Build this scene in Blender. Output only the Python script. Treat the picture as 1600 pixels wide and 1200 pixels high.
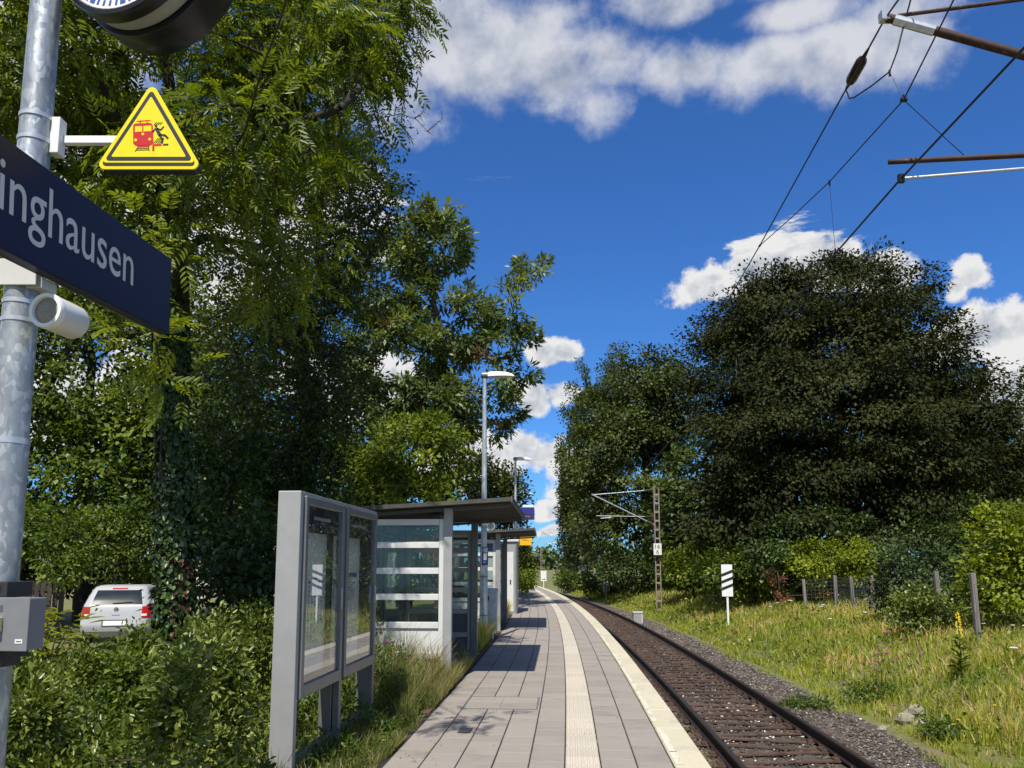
import bpy, math, random
import numpy as np
from mathutils import Vector, Matrix

for o in list(bpy.data.objects):
    bpy.data.objects.remove(o, do_unlink=True)
random.seed(7)
rng = np.random.default_rng(7)
R = math.radians
scene = bpy.context.scene
COL = scene.collection

# ------------------------------------------------------------------ camera
F, CX, CY, PITCH, CAMZ = 1250.0, 800.0, 721.0, R(7.5), 1.55      # in pixels of the 1600x1200 photograph
cam_d = bpy.data.cameras.new('camera')
cam = bpy.data.objects.new('camera', cam_d)
COL.objects.link(cam)
cam.location = (0, 0, CAMZ)
cam.rotation_euler = (R(90) + PITCH, 0, 0)
cam_d.sensor_width = 36
cam_d.lens = 36 * F / 1600
cam_d.shift_y = (CY - 600) / 1600
cam_d.clip_end = 6000
cam_d.clip_start = 0.05
scene.camera = cam
scene.render.resolution_x, scene.render.resolution_y = 1024, 768

CP, SP = math.cos(PITCH), math.sin(PITCH)
def AY(px, py, Y):
    r = (px - CX) / F; u = (CY - py) / F
    dy = CP - u * SP; dz = SP + u * CP
    t = Y / dy
    return Vector((r * t, Y, CAMZ + dz * t))
def ZC(px, py, Y):
    u = (CY - py) / F
    return Y / (CP - u * SP)
def G(px, py, z=0.0):
    r = (px - CX) / F; u = (CY - py) / F
    dy = CP - u * SP; dz = SP + u * CP
    t = (z - CAMZ) / dz
    return Vector((r * t, dy * t, z))

# ------------------------------------------------------------------ world + sun
SUN_EL, SUN_AZ = R(57), R(12)           # the sun stands behind the camera, a little to the left
to_sun = Vector((-math.sin(SUN_AZ) * math.cos(SUN_EL), -math.cos(SUN_AZ) * math.cos(SUN_EL), math.sin(SUN_EL)))
sd = bpy.data.lights.new('sun', 'SUN')
sun = bpy.data.objects.new('sun', sd)
COL.objects.link(sun)
sd.energy = 5.0
sd.angle = R(0.53)
sd.color = (1.0, 0.94, 0.84)
sun.rotation_euler = to_sun.to_track_quat('Z', 'Y').to_euler()
sun.location = (-6, -20, 30)

view = scene.view_settings
view.view_transform = 'Standard'
view.look = 'None'
view.gamma = 1
view.exposure = 0.32
view.use_curve_mapping = False

world = bpy.data.worlds.new('World')
scene.world = world
world.use_nodes = True
def build_world():
    nt = world.node_tree; N = nt.nodes; L = nt.links
    N.clear()
    out = N.new('ShaderNodeOutputWorld'); bg = N.new('ShaderNodeBackground')
    L.new(bg.outputs[0], out.inputs[0])
    bg.inputs[1].default_value = 0.053
    sky = N.new('ShaderNodeTexSky'); sky.sky_type = 'NISHITA'; sky.sun_disc = False
    sky.sun_elevation = SUN_EL
    sky.sun_rotation = math.atan2(to_sun.x, to_sun.y)
    sky.altitude = 150; sky.air_density = 1.0; sky.dust_density = 0.4; sky.ozone_density = 2.2
    hs = N.new('ShaderNodeMix'); hs.data_type = 'RGBA'; hs.blend_type = 'MULTIPLY'; hs.inputs[0].default_value = 1
    L.new(sky.outputs[0], hs.inputs[6]); hs.inputs[7].default_value = (.60, 1.27, 2.20, 1)
    def M(op, a, b=None, c=None, clamp=False):
        n = N.new('ShaderNodeMath'); n.operation = op; n.use_clamp = clamp
        for i, v in enumerate((a, b, c)):
            if v is None: continue
            if isinstance(v, (int, float)): n.inputs[i].default_value = v
            else: L.new(v, n.inputs[i])
        return n.outputs[0]
    def VM(op, a, b=None, c=None, o=0):
        n = N.new('ShaderNodeVectorMath'); n.operation = op
        for i, v in enumerate((a, b, c)):
            if v is None: continue
            if isinstance(v, (tuple, list)): n.inputs[i].default_value = v
            else: L.new(v, n.inputs[i])
        return n.outputs[o]
    def smooth(x, a, b):
        n = N.new('ShaderNodeMapRange'); n.interpolation_type = 'SMOOTHSTEP'
        L.new(x, n.inputs[0]); n.inputs[1].default_value = a; n.inputs[2].default_value = b
        return n.outputs[0]
    tc = N.new('ShaderNodeTexCoord')
    d = tc.outputs['Generated']
    sep = N.new('ShaderNodeSeparateXYZ'); L.new(d, sep.inputs[0])
    az = M('ARCTAN2', sep.outputs[0], sep.outputs[1])
    el = M('ARCSINE', sep.outputs[2])
    cmb = N.new('ShaderNodeCombineXYZ'); L.new(az, cmb.inputs[0]); L.new(el, cmb.inputs[1])
    ae = cmb.outputs[0]
    def noise(scale, detail, rough, off, vec=None, dist=0.0):
        m = VM('ADD', vec if vec is not None else d, off)
        n = N.new('ShaderNodeTexNoise'); n.inputs['Scale'].default_value = scale
        n.inputs['Detail'].default_value = detail; n.inputs['Roughness'].default_value = rough
        n.inputs['Distortion'].default_value = dist
        L.new(m, n.inputs['Vector'])
        return n.outputs[0]
    # cloud positions: directions in the sky (azimuth, elevation), each an irregular puff
    blobs = [  # px, py, rx, ry, weight  (soft high bank, then cumulus)
        (700, 40, 95, 75, .9), (790, 90, 120, 85, 1), (880, 120, 120, 75, 1), (930, 175, 60, 45, .9), (850, 30, 90, 40, .55),
        (960, 90, 70, 55, .8), (1085, 125, 85, 50, .95), (1190, 120, 110, 55, 1), (1300, 105, 110, 60, 1), (1400, 90, 80, 55, .8),
        (1080, 5, 110, 35, .7), (1250, 25, 120, 40, .8), (1420, 30, 90, 45, .6), (1010, -40, 150, 45, .8), (1300, -60, 200, 50, .8),
        (640, 150, 90, 70, .5),
        (1105, 438, 52, 32, 1), (1170, 425, 60, 50, 1), (1240, 400, 62, 45, 1.05), (1300, 420, 60, 45, 1), (1370, 440, 60, 36, 1),
        (1530, 415, 40, 20, .8), (1495, 440, 20, 16, .6), (1490, 528, 50, 36, 1), (1545, 520, 66, 52, 1.1), (1605, 505, 66, 55, 1.15), (1670, 540, 70, 50, 1),
        (1560, 615, 75, 55, 1.1), (1640, 640, 90, 70, 1.1),
        (870, 538, 34, 24, 1), (905, 532, 34, 22, 1), (845, 610, 36, 28, 1), (885, 606, 34, 26, 1), (825, 690, 40, 30, 1), (850, 712, 52, 38, 1.05), (780, 712, 60, 38, 1), (730, 705, 60, 45, 1),
        (848, 787, 24, 11, .9), (900, 770, 40, 14, .8), (870, 815, 30, 7, .7),
        (90, 120, 150, 110, .9), (60, 260, 170, 120, 1), (260, 380, 220, 150, 1), (470, 340, 130, 90, 1), (560, 300, 55, 40, .9), (520, 600, 110, 60, 1), (620, 610, 60, 40, .9),
        (-120, 300, 240, 160, 1), (150, 620, 160, 90, 1), (1800, 300, 150, 90, 1), (1900, 600, 170, 70, 1), (-300, 640, 160, 70, 1),
    ]
    D = None; Tsum = None
    warp = noise(5.0, 1, .55, (3.1, 1.7, .4))
    warp2 = noise(5.0, 1, .55, (-7.1, 4.7, 2.4))
    wv = N.new('ShaderNodeCombineXYZ')
    L.new(M('MULTIPLY', M('SUBTRACT', warp, .5), .07), wv.inputs[0]); L.new(M('MULTIPLY', M('SUBTRACT', warp2, .5), .07), wv.inputs[1])
    aew = VM('ADD', ae, wv.outputs[0])
    for (px, py, rx, ry, w) in blobs:
        p = AY(px, py, 100) - Vector((0, 0, CAMZ)); p.normalize()
        a0 = math.atan2(p.x, p.y); e0 = math.asin(p.z)
        q = AY(px + rx, py, 100) - Vector((0, 0, CAMZ)); q.normalize()
        q2 = AY(px, py - ry, 100) - Vector((0, 0, CAMZ)); q2.normalize()
        ra = 1.22 * abs(math.atan2(q.x, q.y) - a0) + 1e-4; re = 1.22 * abs(math.asin(q2.z) - e0) + 1e-4
        l = VM('LENGTH', VM('MULTIPLY_ADD', aew, (1 / ra, 1 / re, 0), (-a0 / ra, -e0 / re, 0)), o=1)
        v = M('MULTIPLY', M('SUBTRACT', 1.0, l), w)
        D = v if D is None else M('MAXIMUM', D, v)
    # the rest of the sky dome: the same broken cumulus, by noise
    far = noise(2.2, 2, .55, (11.3, 5.2, 8.8))
    away = smooth(M('ABSOLUTE', M('ADD', az, -.05)), .72, .95)
    high = smooth(el, .72, .95)
    outm = M('MAXIMUM', away, high)
    farD = M('SUBTRACT', M('MULTIPLY', M('SUBTRACT', far, .50), 5.0), 0.0)
    farD = M('SUBTRACT', farD, M('MULTIPLY', M('SUBTRACT', 1.0, outm), 3.0))
    D = M('MAXIMUM', D, farD)
    lowm0 = smooth(el, .36, .50)
    dsc = N.new('ShaderNodeVectorMath'); dsc.operation = 'SCALE'; L.new(d, dsc.inputs[0]); L.new(M('SUBTRACT', 2.1, M('MULTIPLY', lowm0, 1.05)), dsc.inputs['Scale'])
    f1 = noise(8.0, 7, .62, (0, 0, 0), dsc.outputs[0])
    dens = M('ADD', D, M('MULTIPLY', M('SUBTRACT', f1, .5), 2.3))
    lowm = smooth(el, .38, .52)                   # high clouds are thinner veils
    m1 = smooth(dens, .02, .34); m2 = smooth(dens, -.12, .72)
    mask = M('ADD', m1, M('MULTIPLY', lowm, M('SUBTRACT', m2, m1)))
    mask = M('MULTIPLY', mask, M('SUBTRACT', 1.0, M('MULTIPLY', lowm, .22)))
    # relief: compare the noise with itself a little towards the light
    f1b = noise(8.0, 4, .6, (-.012, -.02, .045), dsc.outputs[0])
    rel = M('MULTIPLY', M('SUBTRACT', f1, f1b), 2.4)
    shade = M('ADD', M('ADD', .60, rel), M('MULTIPLY', smooth(dens, .9, .1), .30), clamp=True)
    cr = N.new('ShaderNodeValToRGB'); L.new(shade, cr.inputs[0])
    cr.color_ramp.elements[0].position = .12; cr.color_ramp.elements[0].color = (.30, .37, .50, 1)
    cr.color_ramp.elements[1].position = .85; cr.color_ramp.elements[1].color = (.97, .97, .97, 1)
    kc = N.new('ShaderNodeMix'); kc.data_type = 'RGBA'; kc.blend_type = 'MULTIPLY'; kc.inputs[0].default_value = 1
    L.new(cr.outputs[0], kc.inputs[6]); kc.inputs[7].default_value = (13.0, 13.0, 13.0, 1)
    mx = N.new('ShaderNodeMix'); mx.data_type = 'RGBA'
    L.new(mask, mx.inputs[0]); L.new(hs.outputs[2], mx.inputs[6]); L.new(kc.outputs[2], mx.inputs[7])
    L.new(mx.outputs[2], bg.inputs[0])
build_world()
world.cycles.sampling_method = 'NONE'
cy = scene.cycles
cy.max_bounces = 6; cy.diffuse_bounces = 2; cy.glossy_bounces = 3; cy.transmission_bounces = 3; cy.transparent_max_bounces = 12
cy.caustics_reflective = False; cy.caustics_refractive = False
cy.use_denoising = True
cy.denoiser = 'OPENIMAGEDENOISE'

# ------------------------------------------------------------------ materials
MATS = {}
def new_mat(name):
    m = bpy.data.materials.new(name); m.use_nodes = True
    nt = m.node_tree; nt.nodes.clear()
    return m, nt, nt.nodes, nt.links
def pm(name, c1, c2=None, scale=8.0, rough=.6, metal=0.0, bump=0.0, detail=5, spec=.4, stretch=None, rvar=0.0, ovar=0.0,
       bump_scale=None, c3=None, c3scale=2.0, c3lo=.55, c3hi=.7, bdist=.01):
    """principled: two colours mixed by noise, c3 = stains of larger noise, ovar = brightness change per object"""
    if name in MATS: return MATS[name]
    m, nt, N, L = new_mat(name)
    out = N.new('ShaderNodeOutputMaterial'); b = N.new('ShaderNodeBsdfPrincipled'); L.new(b.outputs[0], out.inputs[0])
    b.inputs['Roughness'].default_value = rough; b.inputs['Metallic'].default_value = metal
    b.inputs['Specular IOR Level'].default_value = spec
    c2 = c2 or tuple(x * .8 for x in c1)
    tc = N.new('ShaderNodeTexCoord'); mp = N.new('ShaderNodeMapping'); L.new(tc.outputs['Object'], mp.inputs[0])
    if stretch: mp.inputs['Scale'].default_value = stretch
    if ovar:
        oi = N.new('ShaderNodeObjectInfo')
        va = N.new('ShaderNodeVectorMath'); va.operation = 'SCALE'; cbx = N.new('ShaderNodeCombineXYZ')
        for i in range(3): L.new(oi.outputs['Random'], cbx.inputs[i])
        L.new(cbx.outputs[0], va.inputs[0]); va.inputs['Scale'].default_value = 37.0
        L.new(va.outputs[0], mp.inputs['Location'])
    nz = N.new('ShaderNodeTexNoise'); nz.inputs['Scale'].default_value = scale; nz.inputs['Detail'].default_value = detail
    nz.inputs['Roughness'].default_value = .65
    L.new(mp.outputs[0], nz.inputs['Vector'])
    cr = N.new('ShaderNodeValToRGB'); L.new(nz.outputs[0], cr.inputs[0])
    cr.color_ramp.elements[0].position = .32; cr.color_ramp.elements[0].color = (*c2, 1)
    cr.color_ramp.elements[1].position = .68; cr.color_ramp.elements[1].color = (*c1, 1)
    col = cr.outputs[0]
    if c3:
        n3 = N.new('ShaderNodeTexNoise'); n3.inputs['Scale'].default_value = c3scale; n3.inputs['Detail'].default_value = 6
        n3.inputs['Roughness'].default_value = .7
        L.new(mp.outputs[0], n3.inputs['Vector'])
        mr = N.new('ShaderNodeMapRange'); L.new(n3.outputs[0], mr.inputs[0]); mr.inputs[1].default_value = c3lo; mr.inputs[2].default_value = c3hi
        mx = N.new('ShaderNodeMix'); mx.data_type = 'RGBA'; L.new(mr.outputs[0], mx.inputs[0]); L.new(col, mx.inputs[6]); mx.inputs[7].default_value = (*c3, 1)
        col = mx.outputs[2]
    if ovar:
        mr = N.new('ShaderNodeMapRange'); L.new(oi.outputs['Random'], mr.inputs[0]); mr.inputs[3].default_value = 1 - ovar; mr.inputs[4].default_value = 1 + ovar
        hs = N.new('ShaderNodeHueSaturation'); L.new(col, hs.inputs['Color']); L.new(mr.outputs[0], hs.inputs['Value'])
        col = hs.outputs[0]
    L.new(col, b.inputs['Base Color'])
    if rvar:
        mr = N.new('ShaderNodeMapRange'); L.new(nz.outputs[0], mr.inputs[0]); mr.inputs[3].default_value = max(0, rough - rvar); mr.inputs[4].default_value = min(1, rough + rvar)
        L.new(mr.outputs[0], b.inputs['Roughness'])
    if bump:
        nb = nz
        if bump_scale:
            nb = N.new('ShaderNodeTexNoise'); nb.inputs['Scale'].default_value = bump_scale; nb.inputs['Detail'].default_value = 4
            L.new(mp.outputs[0], nb.inputs['Vector'])
        bp = N.new('ShaderNodeBump'); bp.inputs['Strength'].default_value = bump; bp.inputs['Distance'].default_value = bdist
        L.new(nb.outputs[0], bp.inputs['Height']); L.new(bp.outputs[0], b.inputs['Normal'])
    MATS[name] = m
    return m
def leaf_mat(name, dark, mid, light, trans=.28, rough=.45, odd=None, spec=.35):
    """foliage: colour by the leaf's own 'tint'; thin leaves let light through"""
    if name in MATS: return MATS[name]
    m, nt, N, L = new_mat(name)
    out = N.new('ShaderNodeOutputMaterial'); b = N.new('ShaderNodeBsdfPrincipled')
    at = N.new('ShaderNodeAttribute'); at.attribute_name = 'tint'
    cr = N.new('ShaderNodeValToRGB'); L.new(at.outputs['Fac'], cr.inputs[0])
    cr.color_ramp.elements[0].position = 0; cr.color_ramp.elements[0].color = (*dark, 1)
    cr.color_ramp.elements[1].position = .9; cr.color_ramp.elements[1].color = (*light, 1)
    e = cr.color_ramp.elements.new(.5); e.color = (*mid, 1)
    if odd:
        e = cr.color_ramp.elements.new(.96); e.color = (*odd, 1)
    L.new(cr.outputs[0], b.inputs['Base Color'])
    b.inputs['Roughness'].default_value = rough; b.inputs['Specular IOR Level'].default_value = spec
    tr = N.new('ShaderNodeBsdfTranslucent')
    mul = N.new('ShaderNodeMix'); mul.data_type = 'RGBA'; mul.blend_type = 'MULTIPLY'; mul.inputs[0].default_value = 1
    L.new(cr.outputs[0], mul.inputs[6]); mul.inputs[7].default_value = (1.5, 1.35, .35, 1)
    L.new(mul.outputs[2], tr.inputs[0])
    mx = N.new('ShaderNodeMixShader'); mx.inputs[0].default_value = trans
    L.new(b.outputs[0], mx.inputs[1]); L.new(tr.outputs[0], mx.inputs[2]); L.new(mx.outputs[0], out.inputs[0])
    MATS[name] = m
    return m
def tint_mat(name, stops, rough=.85, bump=0.0):
    if name in MATS: return MATS[name]
    m, nt, N, L = new_mat(name)
    out = N.new('ShaderNodeOutputMaterial'); b = N.new('ShaderNodeBsdfPrincipled'); L.new(b.outputs[0], out.inputs[0])
    at = N.new('ShaderNodeAttribute'); at.attribute_name = 'tint'
    cr = N.new('ShaderNodeValToRGB'); L.new(at.outputs['Fac'], cr.inputs[0])
    E = cr.color_ramp.elements
    E[0].position = stops[0][0]; E[0].color = (*stops[0][1], 1)
    E[1].position = stops[-1][0]; E[1].color = (*stops[-1][1], 1)
    for p, c in stops[1:-1]:
        e = E.new(p); e.color = (*c, 1)
    L.new(cr.outputs[0], b.inputs['Base Color']); b.inputs['Roughness'].default_value = rough
    b.inputs['Specular IOR Level'].default_value = .25
    MATS[name] = m
    return m
def glass_mat(name, tint=(.9, .95, .93), refl=1.0, rough=0.0, dirt=.06):
    if name in MATS: return MATS[name]
    m, nt, N, L = new_mat(name)
    out = N.new('ShaderNodeOutputMaterial')
    t = N.new('ShaderNodeBsdfTransparent'); t.inputs[0].default_value = (*tint, 1)
    g = N.new('ShaderNodeBsdfGlossy'); g.inputs['Roughness'].default_value = rough; g.inputs[0].default_value = (.95, .95, .95, 1)
    fr = N.new('ShaderNodeFresnel'); ge = N.new('ShaderNodeNewGeometry'); io = N.new('ShaderNodeMapRange'); L.new(ge.outputs['Backfacing'], io.inputs[0]); io.inputs[3].default_value = 1.5; io.inputs[4].default_value = 1 / 1.5; L.new(io.outputs[0], fr.inputs[0])
    mu = N.new('ShaderNodeMath'); mu.operation = 'MULTIPLY'; L.new(fr.outputs[0], mu.inputs[0]); mu.inputs[1].default_value = refl; mu.use_clamp = True
    mx = N.new('ShaderNodeMixShader'); L.new(mu.outputs[0], mx.inputs[0]); L.new(t.outputs[0], mx.inputs[1]); L.new(g.outputs[0], mx.inputs[2])
    df = N.new('ShaderNodeBsdfDiffuse'); df.inputs[0].default_value = (.55, .55, .52, 1)
    nz = N.new('ShaderNodeTexNoise'); nz.inputs['Scale'].default_value = 3.5; nz.inputs['Detail'].default_value = 8; nz.inputs['Roughness'].default_value = .75
    tc = N.new('ShaderNodeTexCoord'); L.new(tc.outputs['Object'], nz.inputs['Vector'])
    mr = N.new('ShaderNodeMapRange'); L.new(nz.outputs[0], mr.inputs[0]); mr.inputs[1].default_value = .35; mr.inputs[2].default_value = .8; mr.inputs[4].default_value = dirt * 2
    mx2 = N.new('ShaderNodeMixShader'); L.new(mr.outputs[0], mx2.inputs[0]); L.new(mx.outputs[0], mx2.inputs[1]); L.new(df.outputs[0], mx2.inputs[2])
    L.new(mx2.outputs[0], out.inputs[0])
    MATS[name] = m
    return m
def galv_mat(name, c1=(.52, .55, .56), c2=(.31, .34, .36), scale=60.0, ystretch=.55, metal=.55, rough=.42):
    """hot-dip galvanised steel: spangle patches"""
    if name in MATS: return MATS[name]
    m, nt, N, L = new_mat(name)
    out = N.new('ShaderNodeOutputMaterial'); b = N.new('ShaderNodeBsdfPrincipled'); L.new(b.outputs[0], out.inputs[0])
    tc = N.new('ShaderNodeTexCoord'); mp = N.new('ShaderNodeMapping'); L.new(tc.outputs['Object'], mp.inputs[0]); mp.inputs['Scale'].default_value = (1, 1, ystretch)
    nz = N.new('ShaderNodeTexNoise'); nz.inputs['Scale'].default_value = 14; nz.inputs['Detail'].default_value = 3; L.new(mp.outputs[0], nz.inputs['Vector'])
    ad = N.new('ShaderNodeMix'); ad.data_type = 'RGBA'; ad.blend_type = 'ADD'; ad.inputs[0].default_value = .09
    L.new(mp.outputs[0], ad.inputs[6]); L.new(nz.outputs[1], ad.inputs[7])
    vo = N.new('ShaderNodeTexVoronoi'); vo.inputs['Scale'].default_value = scale; L.new(ad.outputs[2], vo.inputs['Vector'])
    sp = N.new('ShaderNodeSeparateColor'); L.new(vo.outputs['Color'], sp.inputs[0])
    cr = N.new('ShaderNodeValToRGB'); L.new(sp.outputs[0], cr.inputs[0])
    cr.color_ramp.elements[0].position = 0; cr.color_ramp.elements[0].color = (*c2, 1)
    cr.color_ramp.elements[1].position = 1; cr.color_ramp.elements[1].color = (*c1, 1)
    e = cr.color_ramp.elements.new(.74); e.color = (*[a * .62 + bb * .38 for a, bb in zip(c2, c1)], 1)
    e = cr.color_ramp.elements.new(.82); e.color = (*[a * .12 + bb * .88 for a, bb in zip(c2, c1)], 1)
    n2 = N.new('ShaderNodeTexNoise'); n2.inputs['Scale'].default_value = 5; n2.inputs['Detail'].default_value = 6; L.new(tc.outputs['Object'], n2.inputs['Vector'])
    mr = N.new('ShaderNodeMapRange'); L.new(n2.outputs[0], mr.inputs[0]); mr.inputs[1].default_value = .3; mr.inputs[2].default_value = .7; mr.inputs[3].default_value = .75; mr.inputs[4].default_value = 1.1
    hs = N.new('ShaderNodeHueSaturation'); L.new(cr.outputs[0], hs.inputs['Color']); L.new(mr.outputs[0], hs.inputs['Value'])
    L.new(hs.outputs[0], b.inputs['Base Color'])
    b.inputs['Metallic'].default_value = metal
    mr2 = N.new('ShaderNodeMapRange'); L.new(sp.outputs[1], mr2.inputs[0]); mr2.inputs[3].default_value = rough - .08; mr2.inputs[4].default_value = rough + .14
    L.new(mr2.outputs[0], b.inputs['Roughness'])
    MATS[name] = m
    return m

m_galv = galv_mat('galvanised_steel')
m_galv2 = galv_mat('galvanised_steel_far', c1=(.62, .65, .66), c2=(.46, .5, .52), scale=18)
m_alu = pm('silver_paint', (.34, .345, .34), (.30, .305, .30), 5, .45, .15, ovar=.03, c3=(.26, .26, .25), c3scale=3, c3lo=.6, c3hi=.85)
m_white_alu = pm('white_grey_paint', (.66, .66, .64), (.58, .58, .56), 4, .45, .05, c3=(.42, .42, .38), c3scale=2.2, c3lo=.6, c3hi=.85)
m_frame = pm('grey_anodised_frame', (.20, .205, .20), (.165, .17, .17), 6, .38, .35, c3=(.13, .13, .12), c3scale=3, c3lo=.6, c3hi=.8)
m_strap = pm('strap_steel', (.62, .64, .66), (.5, .52, .54), 30, .35, .6)
m_blue = pm('navy_enamel', (.004, .007, .040), (.003, .006, .034), 3, .45, 0, spec=.22)
m_blue2 = pm('blue_enamel', (.03, .035, .22), (.025, .03, .18), 3, .4)
m_white = pm('white_enamel', (.78, .78, .76), (.72, .72, .70), 6, .4)
m_letter = pm('white_letter_film', (.62, .63, .65), (.58, .59, .61), 12, .5)
m_yellow = pm('yellow_film', (.80, .66, .004), (.76, .61, .003), 5, .4)
m_amber = pm('amber_film', (.80, .44, .01), (.76, .40, .01), 5, .4)
m_black = pm('black_film', (.022, .022, .025), (.016, .016, .018), 8, .45)
m_blackp = pm('black_paint', (.012, .013, .018), (.009, .009, .012), 8, .3)
m_red = pm('red_film', (.55, .012, .015), (.5, .01, .012), 5, .4)
m_tickblue = pm('dial_blue', (.05, .10, .36), (.04, .09, .32), 5, .5)
m_greybox = pm('grey_plastic', (.20, .21, .22), (.16, .17, .18), 7, .5, c3=(.10, .10, .10), c3scale=4, c3lo=.62, c3hi=.75)
m_cream = pm('cream_plastic', (.66, .60, .34), (.58, .5, .22), 20, .5)
m_dark = pm('dark_rubber', (.03, .03, .032), (.02, .02, .02), 8, .6)
m_grille = pm('speaker_mesh', (.34, .32, .27), (.20, .20, .18), 160, .7, bump=.4, c3=(.40, .30, .15), c3scale=10, c3lo=.5, c3hi=.8)
m_glass = glass_mat('cabinet_glass', (.97, .98, .97), 1.25, dirt=.03)
m_glass2 = glass_mat('shelter_glass', (.80, .86, .84), .9, dirt=.014)
m_paper = pm('poster_paper', (.78, .80, .78), (.72, .74, .72), 2, .7)
m_print = pm('grey_print', (.10, .11, .12), (.07, .07, .08), 10, .7)
m_darkpanel = pm('dark_grey_panel', (.10, .11, .115), (.085, .09, .095), 6, .5)
m_roof = pm('weathered_sheet', (.085, .08, .07), (.05, .05, .045), 5, .8, c3=(.10, .11, .06), c3scale=3)
m_rust = pm('rusty_tube', (.075, .035, .022), (.035, .02, .016), 18, .65, .2, stretch=(1, 1, 1), bump=.2, c3=(.20, .16, .14), c3scale=12, c3lo=.6, c3hi=.75)
m_wire = pm('catenary_copper', (.018, .02, .02), (.01, .012, .012), 30, .5, .3)
m_insul = pm('brown_insulator', (.035, .02, .016), (.02, .014, .012), 20, .3)
m_lattice = pm('weathered_mast_steel', (.34, .27, .24), (.26, .20, .17), 4, .7, .1, c3=(.42, .24, .18), c3scale=1.0)
m_rail = pm('rail_steel_rust', (.036, .024, .018), (.02, .014, .012), 9, .55, .3, bump=.1, c3=(.06, .03, .018), c3scale=4)
m_railtop = pm('rail_running_surface', (.10, .09, .085), (.07, .06, .055), 20, .42, .7)
m_sleeper = pm('rusty_sleeper_steel', (.110, .066, .046), (.062, .040, .030), 10, .8, .1, bump=.25, ovar=.2, c3=(.12, .085, .06), c3scale=5)
m_slab = pm('concrete_slab', (.300, .268, .234), (.234, .208, .180), 150, .85, bump=.18, ovar=.075, detail=4, c3=(.19, .170, .148), c3scale=2.2, c3lo=.52, c3hi=.78, bdist=.003)
m_joint = pm('joint_dirt', (.035, .032, .026), (.02, .018, .015), 30, .95, c3=(.05, .055, .025), c3scale=2)
m_tactile = pm('tactile_concrete', (.52, .475, .39), (.44, .395, .32), 60, .85, bump=.15, ovar=.06, c3=(.42, .36, .30), c3scale=5, c3lo=.55, c3hi=.8, bdist=.003)
m_edge = pm('edge_stone', (.53, .485, .355), (.46, .42, .305), 40, .85, bump=.15, ovar=.05, c3=(.36, .34, .27), c3scale=3, c3lo=.52, c3hi=.75, bdist=.003)
m_paint = pm('worn_white_paint', (.62, .585, .47), (.54, .50, .39), 30, .8)
m_drain = pm('rusty_drain', (.16, .085, .045), (.10, .055, .03), 20, .8, bump=.2)
m_pad = pm('shelter_pad', (.19, .18, .17), (.15, .14, .13), 40, .9, bump=.15)
m_bark = pm('bark', (.10, .085, .065), (.045, .04, .032), 9, .9, bump=.8, stretch=(1, 1, .3), c3=(.13, .13, .09), c3scale=3, bdist=.03)
m_bark_dark = pm('bark_dark', (.05, .042, .034), (.028, .024, .02), 9, .9, bump=.6, stretch=(1, 1, .3), bdist=.03)
m_bark_yel = pm('lichen_bark', (.15, .12, .07), (.07, .06, .045), 7, .9, bump=.5, c3=(.26, .19, .05), c3scale=2, c3lo=.55, c3hi=.7)
m_wood = pm('grey_wood', (.22, .20, .18), (.13, .12, .105), 10, .9, stretch=(4, 4, .4), bump=.4, ovar=.12)
m_soil = pm('soil', (.055, .045, .032), (.03, .025, .018), 6, .95, bump=.5, c3=(.045, .06, .018), c3scale=1.2)
m_cream_wall = pm('render_wall', (.62, .58, .50), (.56, .52, .45), 3, .9)
m_tile = pm('red_roof_tile', (.34, .085, .045), (.24, .06, .035), 4, .85, ovar=.1)
m_carw = pm('white_car_paint', (.40, .41, .42), (.38, .39, .40), 2, .3, spec=.5)
m_carglass = pm('car_glass', (.02, .025, .025), (.015, .02, .02), 3, .08, spec=.6)
m_tail = pm('tail_red', (.42, .012, .012), (.35, .01, .01), 30, .25)
m_chrome = pm('chrome', (.35, .36, .37), (.3, .3, .3), 5, .25, .8)
m_conc = pm('grey_concrete', (.34, .34, .33), (.26, .26, .25), 8, .85, bump=.2)
m_limestone = pm('pale_stone', (.30, .28, .21), (.18, .17, .12), 9, .9, bump=.6)

lm_ash = leaf_mat('ash_leaf', (.050, .085, .009), (.120, .172, .016), (.245, .300, .036), .42, .38)
lm_ash2 = leaf_mat('ash_leaf_far', (.055, .090, .026), (.110, .158, .042), (.210, .260, .09), .30, .42, odd=(.12, .085, .045))
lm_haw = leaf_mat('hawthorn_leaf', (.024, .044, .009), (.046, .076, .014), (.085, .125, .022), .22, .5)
lm_horn = leaf_mat('hornbeam_leaf', (.048, .080, .006), (.110, .160, .010), (.210, .260, .018), .34, .5)
lm_under = leaf_mat('understory_leaf', (.034, .064, .010), (.085, .135, .014), (.180, .240, .032), .34, .45)
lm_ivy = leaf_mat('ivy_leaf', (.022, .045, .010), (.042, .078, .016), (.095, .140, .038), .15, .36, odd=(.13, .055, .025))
lm_beech = leaf_mat('copper_beech_leaf', (.016, .022, .006), (.030, .038, .011), (.056, .063, .018), .14, .75, spec=.12)
lm_lime = leaf_mat('lime_leaf', (.022, .036, .005), (.048, .070, .007), (.095, .125, .014), .20, .5)
lm_pop = leaf_mat('poplar_leaf', (.028, .045, .010), (.050, .075, .016), (.088, .118, .028), .2, .5)
lm_shrub = leaf_mat('shrub_leaf', (.050, .080, .010), (.120, .165, .024), (.270, .315, .080), .28, .32)
lm_bright = leaf_mat('bright_shrub_leaf', (.085, .120, .008), (.180, .235, .012), (.320, .360, .024), .36, .5)
lm_conif = leaf_mat('conifer_leaf', (.025, .045, .012), (.045, .075, .018), (.080, .115, .028), .1, .55)
lm_red = leaf_mat('reddish_leaf', (.060, .030, .010), (.120, .050, .015), (.22, .085, .02), .2, .5)
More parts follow.
